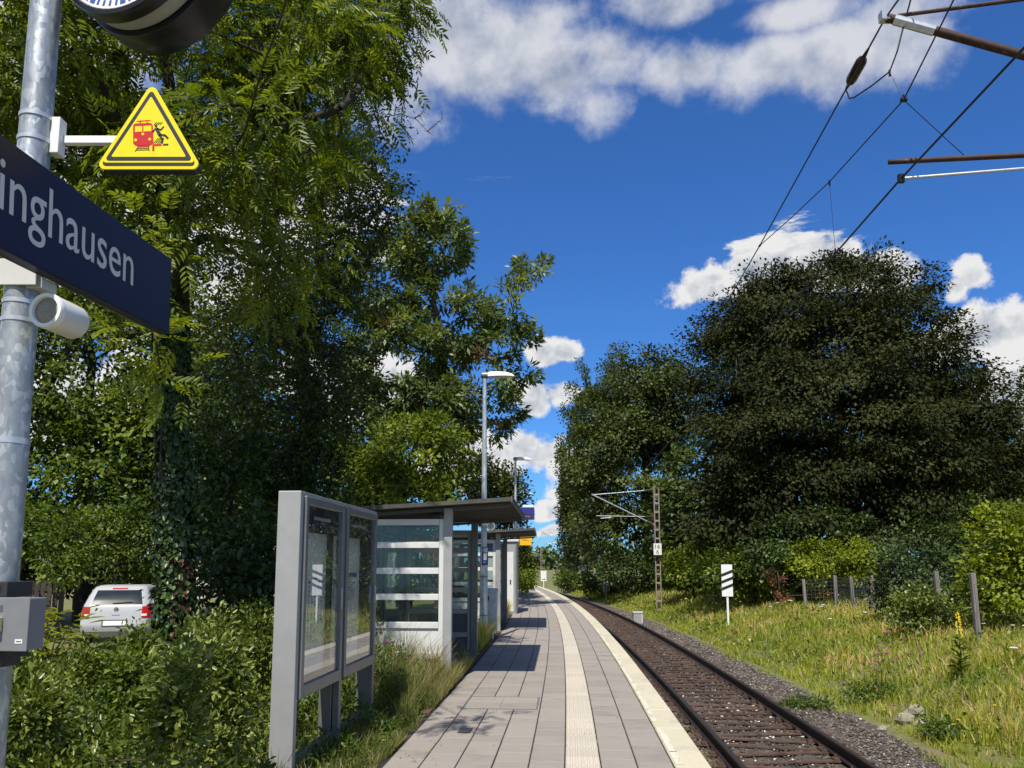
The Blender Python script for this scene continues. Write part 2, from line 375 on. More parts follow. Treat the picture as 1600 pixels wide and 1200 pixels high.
gm_grass = leaf_mat('grass_blade', (.130, .195, .020), (.300, .360, .042), (.500, .490, .095), .45, .55, odd=(.60, .46, .22))
gm_verge = leaf_mat('verge_blade', (.045, .075, .012), (.110, .145, .026), (.240, .250, .065), .32, .55, odd=(.36, .28, .14))
gm_dry = leaf_mat('dry_grass_blade', (.15, .15, .05), (.28, .24, .10), (.38, .32, .16), .25, .6)

# ------------------------------------------------------------------ builders
def tag(o, label=None, cat=None, group=None, kind=None):
    if label: o['label'] = label
    if cat: o['category'] = cat
    if group: o['group'] = group
    if kind: o['kind'] = kind
    return o
def link(name, me, mat=None, parent=None, smooth=False):
    o = bpy.data.objects.new(name, me); COL.objects.link(o)
    if mat is not None and len(me.materials) == 0: me.materials.append(mat)
    if parent is not None: o.parent = parent
    if smooth:
        me.polygons.foreach_set('use_smooth', np.ones(len(me.polygons), dtype=bool))
    return o
def empty(name, loc=(0, 0, 0), rz=0.0):
    o = bpy.data.objects.new(name, None); COL.objects.link(o)
    o.location = loc; o.rotation_euler = (0, 0, rz); o.empty_display_size = .2
    return o
def np_mesh(name, V, Fq, tint=None):
    """V (n,3), Fq (m,k) equal-size faces"""
    me = bpy.data.meshes.new(name)
    V = np.asarray(V, dtype=np.float32); Fq = np.asarray(Fq, dtype=np.int32)
    n, k = Fq.shape
    me.vertices.add(len(V)); me.vertices.foreach_set('co', V.ravel())
    me.loops.add(n * k); me.loops.foreach_set('vertex_index', Fq.ravel())
    me.polygons.add(n)
    me.polygons.foreach_set('loop_start', np.arange(0, n * k, k, dtype=np.int32))
    me.polygons.foreach_set('loop_total', np.full(n, k, dtype=np.int32))
    if tint is not None:
        a = me.attributes.new('tint', 'FLOAT', 'FACE'); a.data.foreach_set('value', np.asarray(tint, dtype=np.float32))
    me.update(calc_edges=True)
    return me
class MB:
    def __init__(s): s.v = []; s.f = []
    def add(s, V, Fs):
        b = len(s.v); s.v += [tuple(p) for p in V]; s.f += [tuple(b + i for i in f) for f in Fs]; return s
    def box(s, x0, x1, y0, y1, z0, z1, m=None):
        V = [Vector(p) for p in ((x0, y0, z0), (x1, y0, z0), (x1, y1, z0), (x0, y1, z0), (x0, y0, z1), (x1, y0, z1), (x1, y1, z1), (x0, y1, z1))]
        if m: V = [m @ p for p in V]
        return s.add(V, [(0, 3, 2, 1), (4, 5, 6, 7), (0, 1, 5, 4), (1, 2, 6, 5), (2, 3, 7, 6), (3, 0, 4, 7)])
    def tube(s, pts, rad, seg=8, cap=True):
        pts = [Vector(p) for p in pts]; n = len(pts)
        if isinstance(rad, (int, float)): rad = [rad] * n
        V = []
        ref = None
        for i, p in enumerate(pts):
            t = (pts[min(i + 1, n - 1)] - pts[max(i - 1, 0)]).normalized()
            if ref is None:
                ref = Vector((0, 0, 1)) if abs(t.z) < .9 else Vector((1, 0, 0))
            a = (ref - t * ref.dot(t)).normalized(); b = t.cross(a); ref = a
            for k in range(seg):
                an = 2 * math.pi * k / seg
                V.append(p + (a * math.cos(an) + b * math.sin(an)) * rad[i])
        Fs = []
        for i in range(n - 1):
            for k in range(seg):
                k2 = (k + 1) % seg
                Fs.append((i * seg + k, i * seg + k2, (i + 1) * seg + k2, (i + 1) * seg + k))
        if cap:
            Fs.append(tuple(reversed(range(seg)))); Fs.append(tuple((n - 1) * seg + k for k in range(seg)))
        return s.add(V, Fs)
    def bar(s, a, b, w, h=None):
        """square bar from a to b"""
        a = Vector(a); b = Vector(b); h = h or w
        t = (b - a).normalized(); up = Vector((0, 0, 1)) if abs(t.z) < .95 else Vector((0, 1, 0))
        x = t.cross(up).normalized() * (w / 2); y = x.cross(t).normalized() * (h / 2)
        V = [a - x - y, a + x - y, a + x + y, a - x + y, b - x - y, b + x - y, b + x + y, b - x + y]
        return s.add(V, [(0, 3, 2, 1), (4, 5, 6, 7), (0, 1, 5, 4), (1, 2, 6, 5), (2, 3, 7, 6), (3, 0, 4, 7)])
    def prism(s, poly, d0, d1, fn):
        """poly: 2-D outline (ccw); fn(u,v,d) -> point"""
        n = len(poly)
        V = [fn(u, v, d0) for u, v in poly] + [fn(u, v, d1) for u, v in poly]
        Fs = [tuple(reversed(range(n))), tuple(range(n, 2 * n))]
        for i in range(n):
            j = (i + 1) % n
            Fs.append((i, j, n + j, n + i))
        return s.add(V, Fs)
    def build(s, name, mat, parent=None, smooth=False, bevel=0.0, seg=2):
        me = bpy.data.meshes.new(name); me.from_pydata([tuple(p) for p in s.v], [], s.f); me.update()
        o = link(name, me, mat, parent, smooth)
        if smooth:
            try: me.set_sharp_from_angle(angle=R(40))
            except Exception: pass
        if bevel:
            b = o.modifiers.new('bevel', 'BEVEL'); b.width = bevel; b.segments = seg; b.limit_method = 'ANGLE'
        return o
def text_mesh(body, size, font_w=1.0):
    cu = bpy.data.curves.new('t', 'FONT'); cu.body = body; cu.size = size; cu.align_x = 'LEFT'; cu.resolution_u = 4
    cu.extrude = .0008
    ob = bpy.data.objects.new('t', cu); COL.objects.link(ob)
    dg = bpy.context.evaluated_depsgraph_get()
    me = bpy.data.meshes.new_from_object(ob.evaluated_get(dg))
    bpy.data.objects.remove(ob); bpy.data.curves.remove(cu)
    return me
def place_text(name, body, size, mat, parent, origin, xdir, ydir, width=None, height=None, thick=0.0):
    """flat lettering: origin = lower left corner, fitted to width/height"""
    me = text_mesh(body, size)
    co = np.zeros(len(me.vertices) * 3, dtype=np.float32); me.vertices.foreach_get('co', co); co = co.reshape(-1, 3)
    mn = co.min(0); mxx = co.max(0)
    sx = width / (mxx[0] - mn[0]) if width else 1; sy = height / (mxx[1] - mn[1]) if height else sx
    x = Vector(xdir); y = Vector(ydir); n = x.cross(y)
    out = np.array([list(Vector(origin) + x * float((c[0] - mn[0]) * sx) + y * float((c[1] - mn[1]) * sy) + n * float(c[2])) for c in co], dtype=np.float32)
    me.vertices.foreach_set('co', out.ravel()); me.materials.clear(); me.update()
    return link(name, me, mat, parent)

# ------------------------------------------------------------------ the line of the track (platform edge), a wide left-hand curve
def edge_x(Y):
    if Y <= 120: return 1.04 + .086 * Y - .00106 * Y * Y
    return edge_x(120) + (.086 - .00212 * 120) * (Y - 120)
def slope(Y): return .086 - .00212 * min(Y, 120)
def TP(Y, n, z=0.0):
    s = slope(Y); q = math.hypot(1, s)
    return Vector((edge_x(Y) - n / q, Y + n * s / q, z))
def ang(Y): return math.atan2(1, slope(Y))      # local x = along the track, local y = to the left

# ------------------------------------------------------------------ ground
def lerp_tab(tab, x):
    if x <= tab[0][0]: return tab[0][1]
    for (a, va), (b, vb) in zip(tab, tab[1:]):
        if x <= b:
            t = (x - a) / (b - a); return va + (vb - va) * t
    return tab[-1][1]
NTAB = [(-600, -.2), (-40, -.05), (-14, .10), (-9.5, .05), (-7.5, -.12), (-6, -.42), (-4.9, -.80), (-4.25, -.99), (-4.1, -1.0), (-.1, -1.06), (.05, -1.12), (2.56, -1.12), (2.59, -.016), (2.7, -.02), (3.6, -.06), (7, -.30), (10, -.42), (60, -.5), (600, -.6)]
def ground_z(Y, n):
    z = lerp_tab(NTAB, n)
    if n < -4.3 or n > 3.5:
        z += .05 * math.sin(Y * .9 + n * 1.3) * math.sin(Y * .37 - n * .8) + .03 * math.sin(Y * 2.1 + n * 2.7)
    return z
def make_ground():
    Ys = list(np.arange(-25, 60, 1.0)) + list(np.arange(60, 130, 4.0)) + [140, 160, 190, 230, 300, 400, 600, 900, 1500, 2500]
    ns = [-420, -200, -100, -60, -40, -30, -24, -20, -17, -15] + list(np.arange(-14, -4.2, .6)) + [-4.2, -4.1, -2, -.1, .05, 1.3, 2.555, 2.59, 2.7, 3.0, 3.4] + list(np.arange(4, 12, 1.0)) + [13, 16, 20, 26, 34, 45, 60, 100, 200, 420]
    V = []
    for Y in Ys:
        for n in ns:
            k = 1 if Y < 400 else Y / 400
            p = TP(Y, n * k, ground_z(Y, n)); V.append(p)
    w = len(ns); Fs = [(i * w + j, (i + 1) * w + j, (i + 1) * w + j + 1, i * w + j + 1) for i in range(len(Ys) - 1) for j in range(w - 1)]
    m = MB(); m.add(V, Fs)
    g = pm('verge_ground', (.150, .170, .040), (.110, .105, .038), 3.0, .95, bump=.5, c3=(.17, .135, .07), c3scale=.55, c3lo=.5, c3hi=.62)
    o = m.build('ground', g, smooth=True); tag(o, kind='structure')
    return o
make_ground()

# ------------------------------------------------------------------ platform: base, slabs, guide strip, edge stones
PW = .285
def make_platform():
    Ys = list(np.arange(-8, 96.1, 1.0))
    prof = [(-.0, -.012), (-.0, -.16), (.10, -.18), (.10, -1.2), (2.63, -1.2), (2.63, -.012)]
    V = [TP(Y, n, z) for Y in Ys for n, z in prof]
    k = len(prof)
    Fs = []
    for i in range(len(Ys) - 1):
        for j in range(k):
            j2 = (j + 1) % k
            Fs.append((i * k + j, i * k + j2, (i + 1) * k + j2, (i + 1) * k + j))
    Fs.append(tuple(range(k))); Fs.append(tuple(reversed([(len(Ys) - 1) * k + j for j in range(k)])))
    mb = MB(); mb.add(V, Fs)
    pf = mb.build('platform', m_joint); tag(pf, kind='structure')
    def slab_mesh(name, l, w, mat, top=0.0, ch=.004, ribs=0):
        x, y = l / 2, w / 2
        V = [(-x, -y, -.03), (x, -y, -.03), (x, y, -.03), (-x, y, -.03), (-x, -y, top - ch), (x, -y, top - ch), (x, y, top - ch), (-x, y, top - ch),
             (-x + ch, -y + ch, top), (x - ch, -y + ch, top), (x - ch, y - ch, top), (-x + ch, y - ch, top)]
        Fs = [(8, 9, 10, 11), (4, 5, 9, 8), (5, 6, 10, 9), (6, 7, 11, 10), (7, 4, 8, 11), (0, 1, 5, 4), (1, 2, 6, 5), (2, 3, 7, 6), (3, 0, 4, 7)]
        m = MB(); m.add(V, Fs)
        for r in range(ribs):
            yc = -y + w * (r + .5) / ribs; hw = w / ribs * .28
            m.add([(-x + .004, yc - hw - .004, top), (x - .004, yc - hw - .004, top), (x - .004, yc + hw + .004, top), (-x + .004, yc + hw + .004, top),
                   (-x + .004, yc - hw, top + .006), (x - .004, yc - hw, top + .006), (x - .004, yc + hw, top + .006), (-x + .004, yc + hw, top + .006)],
                  [(4, 5, 6, 7), (0, 1, 5, 4), (1, 2, 6, 5), (2, 3, 7, 6), (3, 0, 4, 7)])
        me = bpy.data.meshes.new(name); me.from_pydata(m.v, [], m.f); me.update(); me.materials.append(mat)
        return me
    SL = .315
    variants = [slab_mesh('slab', SL * f - .004, PW - .011, m_slab) for f in (1.0, .5)]
    cols = [1, 2] + list(range(4, 9))            # column index c: n from c*PW to (c+1)*PW
    items = []
    for c in cols:
        Y = -2.0 + random.random() * SL
        while Y < 95:
            f = 0 if random.random() < .82 else 1
            l = SL if f == 0 else SL * .5
            items.append((Y + l / 2, (c + .5) * PW, f, l)); Y += l
    def far_joined(items, me_for, name, mat):
        VV = []; FF = []; b = 0
        for (Y, n, f, l) in items:
            me = me_for(f); p = TP(Y, n, random.uniform(-.002, .002)); mt = Matrix.Translation(p) @ Matrix.Rotation(ang(Y), 4, 'Z')
            vs = [mt @ v.co for v in me.vertices]
            VV += vs; FF += [tuple(b + i for i in q.vertices) for q in me.polygons]; b += len(vs)
        m = MB(); m.v = VV; m.f = FF
        o = m.build(name, mat, pf); o['kind'] = 'stuff'; return o
    vis = sorted([i for i in items if i[0] > 5.0], key=lambda i: i[0])
    near = vis[:300]; rest = vis[300:] + [i for i in items if i[0] <= 5.0]
    for (Y, n, f, l) in near:
        o = link('slab', variants[f], None, pf)
        p = TP(Y, n, random.uniform(-.0025, .0015)); o.location = p; o.rotation_euler = (random.uniform(-.003, .003), random.uniform(-.002, .002), ang(Y) + random.uniform(-.004, .004))
    far_joined(rest, lambda f: variants[f], 'slab_field', m_slab)
    # guide strip of ribbed tiles
    tm = slab_mesh('guide_tile', PW - .004, PW - .012, m_tactile, .001, .003, 6)
    tm2 = slab_mesh('guide_tile', PW - .004, PW - .012, m_tactile, .003, .003, 0)
    Y = 4.9; k = 0; rest = []
    while Y < 95:
        if k < 120:
            o = link('guide_tile', tm, None, pf); o.location = TP(Y, 3.5 * PW, random.uniform(-.001, .002)); o.rotation_euler = (0, 0, ang(Y) + random.uniform(-.003, .003))
        else: rest.append((Y, 3.5 * PW, 0, PW))
        Y += PW; k += 1
    Y = 4.9 - PW
    while Y > -2: rest.append((Y, 3.5 * PW, 0, PW)); Y -= PW
    far_joined(rest, lambda f: tm2, 'guide_tile_field', m_tactile)
    # edge stones, 1 m long, with a worn painted line along their inner side
    em = slab_mesh('edge_stone', .994, PW - .004, m_edge, .004, .008)
    Y = -2.0
    while Y < 95:
        o = link('edge_stone', em, None, pf); o.location = TP(Y + .5, PW * .5 - .004, random.uniform(-.002, .003)); o.rotation_euler = (0, 0, ang(Y + .5))
        if Y > 4 and Y < 50:
            m = MB(); x = -.5
            while x < .46:
                l = random.uniform(.10, .30)
                if random.random() < .85:
                    a, b2 = x + .004, min(x + l, .49)
                    y0 = .132 - random.uniform(0, .006); w0, w1 = random.uniform(.03, .07), random.uniform(.03, .07)
                    m.add([(a, y0, .0065), (a, y0 - w0, .0065), ((a + b2) / 2, y0 - random.uniform(.02, .075), .0065), (b2, y0 - w1, .0065), (b2, y0, .0065)], [(0, 1, 2, 3, 4)])
                x += l
            if m.f: m.build('worn_line', m_paint, o)
        Y += 1.0
    # drain channel grate in front of the shelters, inspection cover, small gully
    for (Y0, Y1) in ((8.9, 22.5),):
        Y = Y0
        while Y < Y1:
            m = MB(); m.box(-.245, .245, -.045, .045, -.01, .004)
            for i in range(9): m.box(-.22 + i * .05, -.20 + i * .05, -.03, .03, .004, .007)
            o = m.build('drain_grate', m_drain, pf); o.location = TP(Y, 9.25 * PW + .005, .0); o.rotation_euler = (0, 0, ang(Y)); Y += .5
    p = G(760, 1098)
    return pf
platform = make_platform()

# inspection cover frame set into the paving
def cover():
    Y = 9.35
    e = empty('inspection_cover', TP(Y, 6.55 * PW, 0.0), ang(Y))
    m = MB(); L_, W_ = .42, .42
    for (a, b, c, d) in ((-L_, L_, -W_, -W_ + .02), (-L_, L_, W_ - .02, W_), (-L_, -L_ + .02, -W_ + .02, W_ - .02), (L_ - .02, L_, -W_ + .02, W_ - .02)):
        m.box(a, b, c, d, -.01, .004)
    m.build('frame', m_frame, e)
    for i in range(2):
        for j in range(2):
            m = MB(); m.box(-.395 + i * .40, -.005 + i * .40, -.395 + j * .40, -.005 + j * .40, -.01, .0035)
            m.build('cover_slab', m_slab, e, bevel=.003)
    tag(e, 'square inspection cover set into the grey paving slabs', 'cover')
    Y = 7.75
    g = empty('floor_gully', TP(Y, 7.35 * PW, 0), ang(Y))
    m = MB(); m.box(-.11, .11, -.06, .06, -.01, .004); m.build('tray', m_black, g)
    for i in range(5):
        m = MB(); m.box(-.09 + i * .045, -.07 + i * .045, -.055, .055, .004, .007); m.build('grate_bar', m_frame, g)
    tag(g, 'small dark rectangular gully grate in the platform paving', 'gully')
cover()

# ------------------------------------------------------------------ track
RC = -1.65                      # track centre, n
def make_track():
    Ys = list(np.arange(-6, 130.1, .5))
    ns = list(np.linspace(-.02, -4.25, 22))
    V = []
    for Y in Ys:
        for n in ns:
            z = -.935
            d = abs(n - RC)
            if d > 1.25: z -= (d - 1.25) * .05
            if n < -3.6: z -= (-3.6 - n) * .12
            z += rng.normal() * .010
            V.append(TP(Y, n, z))
    w = len(ns)
    Fs = [(i * w + j, i * w + j + 1, (i + 1) * w + j + 1, (i + 1) * w + j) for i in range(len(Ys) - 1) for j in range(w - 1)]
    mb = MB(); mb.add(V, Fs)
    bm_ = pm('ballast', (.160, .135, .110), (.055, .046, .038), 34, .95, bump=1.0, detail=3, c3=(.075, .055, .040), c3scale=1.3, c3lo=.45, c3hi=.6, bdist=.04)
    tr = mb.build('railway_track', bm_); tag(tr, kind='structure')
    # rails: flat-bottomed profile
    prof = [(-.0625, -.16), (.0625, -.16), (.0625, -.148), (.012, -.128), (.010, -.045), (.035, -.034), (.036, -.006), (.026, 0), (-.026, 0), (-.036, -.006), (-.035, -.034), (-.010, -.045), (-.012, -.128), (-.0625, -.148)]
    for sgn in (-1, 1):
        V = []
        for Y in Ys:
            s = slope(Y); q = math.hypot(1, s)
            for (a, z) in prof: V.append(TP(Y, RC + sgn * .755 + a, -.73 + z))
        k = len(prof); Fs = []
        for i in range(len(Ys) - 1):
            for j in range(k):
                j2 = (j + 1) % k; Fs.append((i * k + j, i * k + j2, (i + 1) * k + j2, (i + 1) * k + j))
        m = MB(); m.add(V, Fs); r = m.build('rail', m_rail, tr)
        m2 = MB(); V = []
        for Y in Ys:
            V += [TP(Y, RC + sgn * .755 - .024, -.7285), TP(Y, RC + sgn * .755 + .024, -.7285)]
        m2.add(V, [(i * 2, i * 2 + 1, i * 2 + 3, i * 2 + 2) for i in range(len(Ys) - 1)]); m2.build('running_surface', m_railtop, r)
    # Y-shaped steel sleepers, fork and stem alternating
    per = .83
    sm = []
    for flip in (1, -1):
        m = MB()
        for sg in (-1, 1):
            pts = [(sg * .06, -1.12 * flip), (sg * .07, -.62 * flip), (sg * .30, .60 * flip), (sg * .31, 1.12 * flip)]
            for (a, b) in zip(pts, pts[1:]):
                m.bar((a[0], a[1], -.012), (b[0], b[1], -.012), .115, .02)
                m.bar((a[0], a[1], -.06), (b[0], b[1], -.06), .02, .08)
            for yy in (-.755, .755):
                xx = sg * (.065 if yy * flip < 0 else .305)
                for side in (-1, 1):
                    m.box(xx - .05, xx + .05, yy + side * .115 - .035, yy + side * .115 + .035, -.001, .028)
                    m.tube([(xx, yy + side * .115, .02), (xx, yy + side * .115, .065)], .016, 6)
        me = bpy.data.meshes.new('sleeper'); me.from_pydata(m.v, [], m.f); me.update(); me.materials.append(m_sleeper); sm.append(me)
    Y = 3.0; i = 0
    while Y < 75:
        o = link('sleeper', sm[i % 2], None, tr); o.location = TP(Y, RC, -.893 + random.uniform(-.004, .004)); o.rotation_euler = (0, 0, ang(Y) + random.uniform(-.012, .012)); Y += per; i += 1
    # loose ballast
    P = []; S = []
    cnt = 52000
    while len(P) < cnt:
        Y = 4 + 44 * random.random() ** 2.0; n = random.uniform(-.1, -4.35)
        d = abs(n - RC)
        if abs(d - .755) < .07: continue
        z = -.935 - max(0, d - 1.25) * .05 - max(0, -3.6 - n) * .12
        P.append(TP(Y, n, z + random.uniform(-.004, .016))); S.append(random.uniform(.012, .026) * (1 + Y / 45))
    P = np.array([list(p) for p in P]); S = np.array(S)
    base = np.array([(1, 0, 0), (0, 1, 0), (-1, 0, 0), (0, -1, 0), (0, 0, .75), (0, 0, -.75)])
    n_ = len(P)
    V = base[None] * rng.uniform(.6, 1.25, (n_, 6, 1)) + rng.normal(0, .16, (n_, 6, 3))
    a = rng.uniform(0, 6.28, n_); c, s_ = np.cos(a), np.sin(a)
    Rm = np.zeros((n_, 3, 3)); Rm[:, 0, 0] = c; Rm[:, 0, 1] = -s_; Rm[:, 1, 0] = s_; Rm[:, 1, 1] = c; Rm[:, 2, 2] = 1
    b = rng.uniform(-.9, .9, n_); Rx = np.zeros((n_, 3, 3)); Rx[:, 0, 0] = 1; Rx[:, 1, 1] = np.cos(b); Rx[:, 1, 2] = -np.sin(b); Rx[:, 2, 1] = np.sin(b); Rx[:, 2, 2] = np.cos(b)
    V = np.einsum('nij,nkj->nki', Rm @ Rx, V) * S[:, None, None] * np.array([1.2, 1.0, .85]) + P[:, None, :]
    tri = np.array([(0, 1, 4), (1, 2, 4), (2, 3, 4), (3, 0, 4), (1, 0, 5), (2, 1, 5), (3, 2, 5), (0, 3, 5)])
    Fc = (tri[None] + (np.arange(n_) * 6)[:, None, None]).reshape(-1, 3)
    t = rng.uniform(0, .9, n_)
    inside = np.array([abs((edge_x(p[1]) - p[0]) - RC) < .75 for p in P])
    pale = (rng.random(n_) < np.where(inside & (P[:, 1] > 6.5) & (P[:, 1] < 17), .035, .006)); t[pale] = 1.0
    t[~pale & inside] *= .72
    me = np_mesh('ballast_stones', V.reshape(-1, 3), Fc, np.repeat(t, 8))
    o = link('ballast_stones', me, tint_mat('ballast_stone', [(0, (.045, .036, .030)), (.35, (.100, .082, .066)), (.75, (.185, .160, .138)), (.92, (.26, .24, .215)), (1.0, (.58, .55, .49))]))
    tag(o, 'loose grey brown ballast stones between and beside the rails', 'ballast', kind='stuff')
make_track()

def copy_tree(o, parent=None):
    c = o.copy(); COL.objects.link(c); c.parent = parent
    for ch in list(o.children): copy_tree(ch, c)
    return c

# ------------------------------------------------------------------ the near mast with clock, signs, loudspeaker
PP = AY(45, 330, 2.93); PXY = (PP.x, 2.93)
def ring(m, z, r, h, seg=28, c=PXY):
    m.tube([(c[0], c[1], z - h / 2), (c[0], c[1], z + h / 2)], r, seg)
def pole_z(py): return AY(40, py, 2.93).z
def near_mast():
    e = empty('sign_mast', (PXY[0], PXY[1], -.06))
    inv = Matrix.Translation((-PXY[0], -PXY[1], .06))
    def ch(mb, name, mat, **k):
        mb.v = [tuple(inv @ Vector(p)) for p in mb.v]; return mb.build(name, mat, e, **k)
    m = MB(); zs = [-.06, .0, 1.0, 2.0, pole_z(690) - .01]; m.tube([(PXY[0], PXY[1], z) for z in zs], [.068, .068, .067, .0655, .0645], 36)
    ch(m, 'lower_tube', m_galv, smooth=True)
    m = MB(); m.tube([(PXY[0], PXY[1], z) for z in (pole_z(690) - .01, 2.6, 3.4, 4.45)], [.062, .060, .056, .053], 36); ch(m, 'upper_tube', m_galv, smooth=True)
    m = MB(); ring(m, pole_z(690), .0675, .022); o = ch(m, 'collar', m_strap, smooth=True)
    for py in (475, 503, 186, 222):
        m = MB(); ring(m, pole_z(py), .0635 if py > 300 else .0605, .016); ch(m, 'strap', m_strap, smooth=True)
    m = MB(); ring(m, .02, .16, .03, 24); ch(m, 'base_plate', m_galv)
    tag(e, 'tall galvanised steel mast carrying the clock and station signs', 'mast')
near_mast()

def warning_sign():
    Y = 2.90
    A, B, C = AY(238, 128, Y), AY(148, 264, Y), AY(316, 264, Y)
    B.z = C.z = (B.z + C.z) / 2
    cx = (A.x + B.x + C.x) / 3; cz = (A.z + B.z + C.z) / 3
    e = empty('warning_sign', (cx, Y, cz))
    tri = [(B.x - cx, B.z - cz), (C.x - cx, C.z - cz), (A.x - cx, A.z - cz)]
    def inset(tr, d):
        # move each corner inwards along the incentre direction
        out = []
        for i in range(3):
            p = Vector(tr[i]); a = (Vector(tr[(i + 1) % 3]) - p).normalized(); b = (Vector(tr[(i - 1) % 3]) - p).normalized()
            h = math.acos(max(-1, min(1, a.dot(b)))) / 2
            out.append(tuple(p + (a + b).normalized() * (d / math.sin(h))))
        return out
    def rounded(tr, r, n=6):
        res = []
        inn = inset(tr, r)
        for i in range(3):
            p0, p, p1 = Vector(tr[i - 1]), Vector(tr[i]), Vector(tr[(i + 1) % 3])
            e0 = (p - p0).normalized(); e1 = (p1 - p).normalized()
            a0 = math.atan2(-e0.x, e0.y); a1 = math.atan2(-e1.x, e1.y)
            n0 = math.atan2(-e0.x, e0.y)
            s0 = math.atan2(e0.y, e0.x) - math.pi / 2; s1 = math.atan2(e1.y, e1.x) - math.pi / 2
            while s1 < s0: s1 += 2 * math.pi
            for k in range(n + 1):
                a = s0 + (s1 - s0) * k / n
                res.append((inn[i][0] + r * math.cos(a), inn[i][1] + r * math.sin(a)))
        return res
    fn = lambda u, v, d: Vector((u, d, v))
    def pl(name, poly, d0, d1, mat, par):
        m = MB(); m.prism(poly, d0, d1, fn); return m.build(name, mat, par)
    body = pl('plate', rounded(tri, .022), 0.0, .008, m_yellow, e)
    pl('back_cover', rounded(inset(tri, .004), .022), .0085, .055, m_black, e)
    w = tri[1][0] - tri[0][0]
    black_low = [(tri[0][0] + .022, tri[0][1] + .012), (tri[1][0] - .022, tri[1][1] + .012), (tri[1][0] - .04, tri[1][1] + .05), (tri[0][0] + .04, tri[0][1] + .05)]
    outer = [(x, y + .012) for x, y in tri]
    pl('lower_band', rounded(inset([tri[0], tri[1], tri[2]], .0125), .012), -.001, 0.0, m_black, body)
    up = inset(outer, .0125); up = [(up[0][0] + .004, up[0][1] + .004), (up[1][0] - .004, up[1][1] + .004), up[2]]
    shift = .011
    t1 = [(tri[0][0] + .008, tri[0][1] + .0165), (tri[1][0] - .008, tri[1][1] + .0165), (tri[2][0], tri[2][1])]
    pl('yellow_rim', rounded(inset(t1, .0085), .012), -.002, -.001, m_yellow, body)
    pl('black_border', rounded(inset(t1, .0165), .010), -.003, -.002, m_black, body)
    pl('yellow_field', rounded(inset(t1, .031), .004), -.004, -.003, m_yellow, body)
    # pictogram; u,v as fractions of the sign, measured on the photograph
    def P(px, py):
        q = AY(px / 4, py / 4, Y); return (q.x - cx, q.z - cz)
    def poly(name, pts, mat, d=-.005, dd=.001):
        pts = [P(*p) for p in pts]
        a = sum(pts[i][0] * pts[(i + 1) % len(pts)][1] - pts[(i + 1) % len(pts)][0] * pts[i][1] for i in range(len(pts)))
        if a < 0: pts.reverse()
        return pl(name, pts, d, d + dd, mat, body)
    def strokes(name, segs, wpx, mat, d=-.005):
        m = MB(); k = (P(4, 0)[0] - P(0, 0)[0]) / 4
        for s in segs:
            for a, b in zip(s, s[1:]):
                a2, b2 = Vector(P(*a)), Vector(P(*b)); t = (b2 - a2).normalized(); n = Vector((-t.y, t.x)) * (wpx * k / 2)
                q = [a2 - n - t * wpx * k * .2, b2 - n + t * wpx * k * .2, b2 + n + t * wpx * k * .2, a2 + n - t * wpx * k * .2]
                m.prism([tuple(x) for x in q], d, d + .001, fn)
        return m.build(name, mat, body)
    poly('train_body', [(836, 790), (846, 776), (945, 772), (958, 785), (962, 895), (948, 910), (850, 914), (836, 900)], m_red)
    poly('train_skirt', [(856, 912), (942, 909), (932, 922), (866, 924)], m_red)
    poly('train_window', [(848, 795), (893, 793), (893, 828), (848, 830)], m_yellow, -.006)
    poly('train_window', [(901, 792), (950, 790), (950, 825), (901, 827)], m_yellow, -.006)
    for (x, y) in ((852, 880), (940, 875), (897, 842)):
        poly('headlight', [(x + 9 * math.cos(a), y + 9 * math.sin(a)) for a in np.linspace(0, 6.28, 11)[:-1]], m_yellow, -.006)
    strokes('pantograph', [[(860, 762), (942, 756)], [(878, 772), (884, 760)], [(925, 770), (918, 758)]], 5, m_red)
    strokes('rails', [[(866, 924), (848, 950)], [(930, 922), (936, 946)], [(858, 932), (934, 930)], [(852, 942), (936, 940)]], 4, m_black)
    poly('person_head', [(978 + 9 * math.cos(a), 791 + 9 * math.sin(a)) for a in np.linspace(0, 6.28, 11)[:-1]], m_black)
    poly('person_torso', [(970, 806), (988, 802), (1010, 838), (1002, 854), (990, 850)], m_black)
    strokes('person_limbs', [[(985, 806), (1008, 816), (1026, 796)], [(972, 810), (958, 830)]], 9, m_black)
    strokes('person_legs', [[(1002, 846), (1034, 850), (1052, 868)], [(1000, 850), (1020, 876), (1014, 898)]], 13, m_black)
    strokes('danger_hatching', [[(962 + i * 12, 900), (962 + i * 12 + 30, 866)] for i in range(4)] + [[(966 + i * 12, 784), (966 + i * 12 + 16, 768)] for i in range(4)], 3, m_black)['kind'] = 'stuff'
    poly('platform_mark', [(955, 905), (1013, 903), (1013, 914), (968, 916), (968, 946), (955, 947)], m_red)
    poly('platform_line', [(1022, 903), (1055, 902), (1055, 912), (1022, 913)], m_black)
    # bracket and arm to the mast
    a0 = AY(92, 211, 2.93); a1 = AY(180, 211, 2.935)
    off = Vector((-cx, -Y, -cz))
    m = MB(); h = .0155
    m.box(a0.x + cx * 0 - cx, a1.x - cx + .03, .047 - .012 + .025, .047 + .013 + .025, a0.z - cz - h, a0.z - cz + h); m.build('arm', m_white, e, bevel=.002)
    m = MB(); zt, zb = AY(85, 182, 2.93).z - cz, AY(85, 238, 2.93).z - cz; x0 = PXY[0] + .055 - cx; x1 = a0.x - cx
    m.box(x0, x1, .03, .08, zb, zt); m.box(x0 - .012, x0, .022, .088, zb + .01, zt - .01); m.build('bracket', m_white, e, bevel=.003)
    tag(e, 'yellow triangular warning sign with red train and falling figure on white arm', 'sign')
warning_sign()

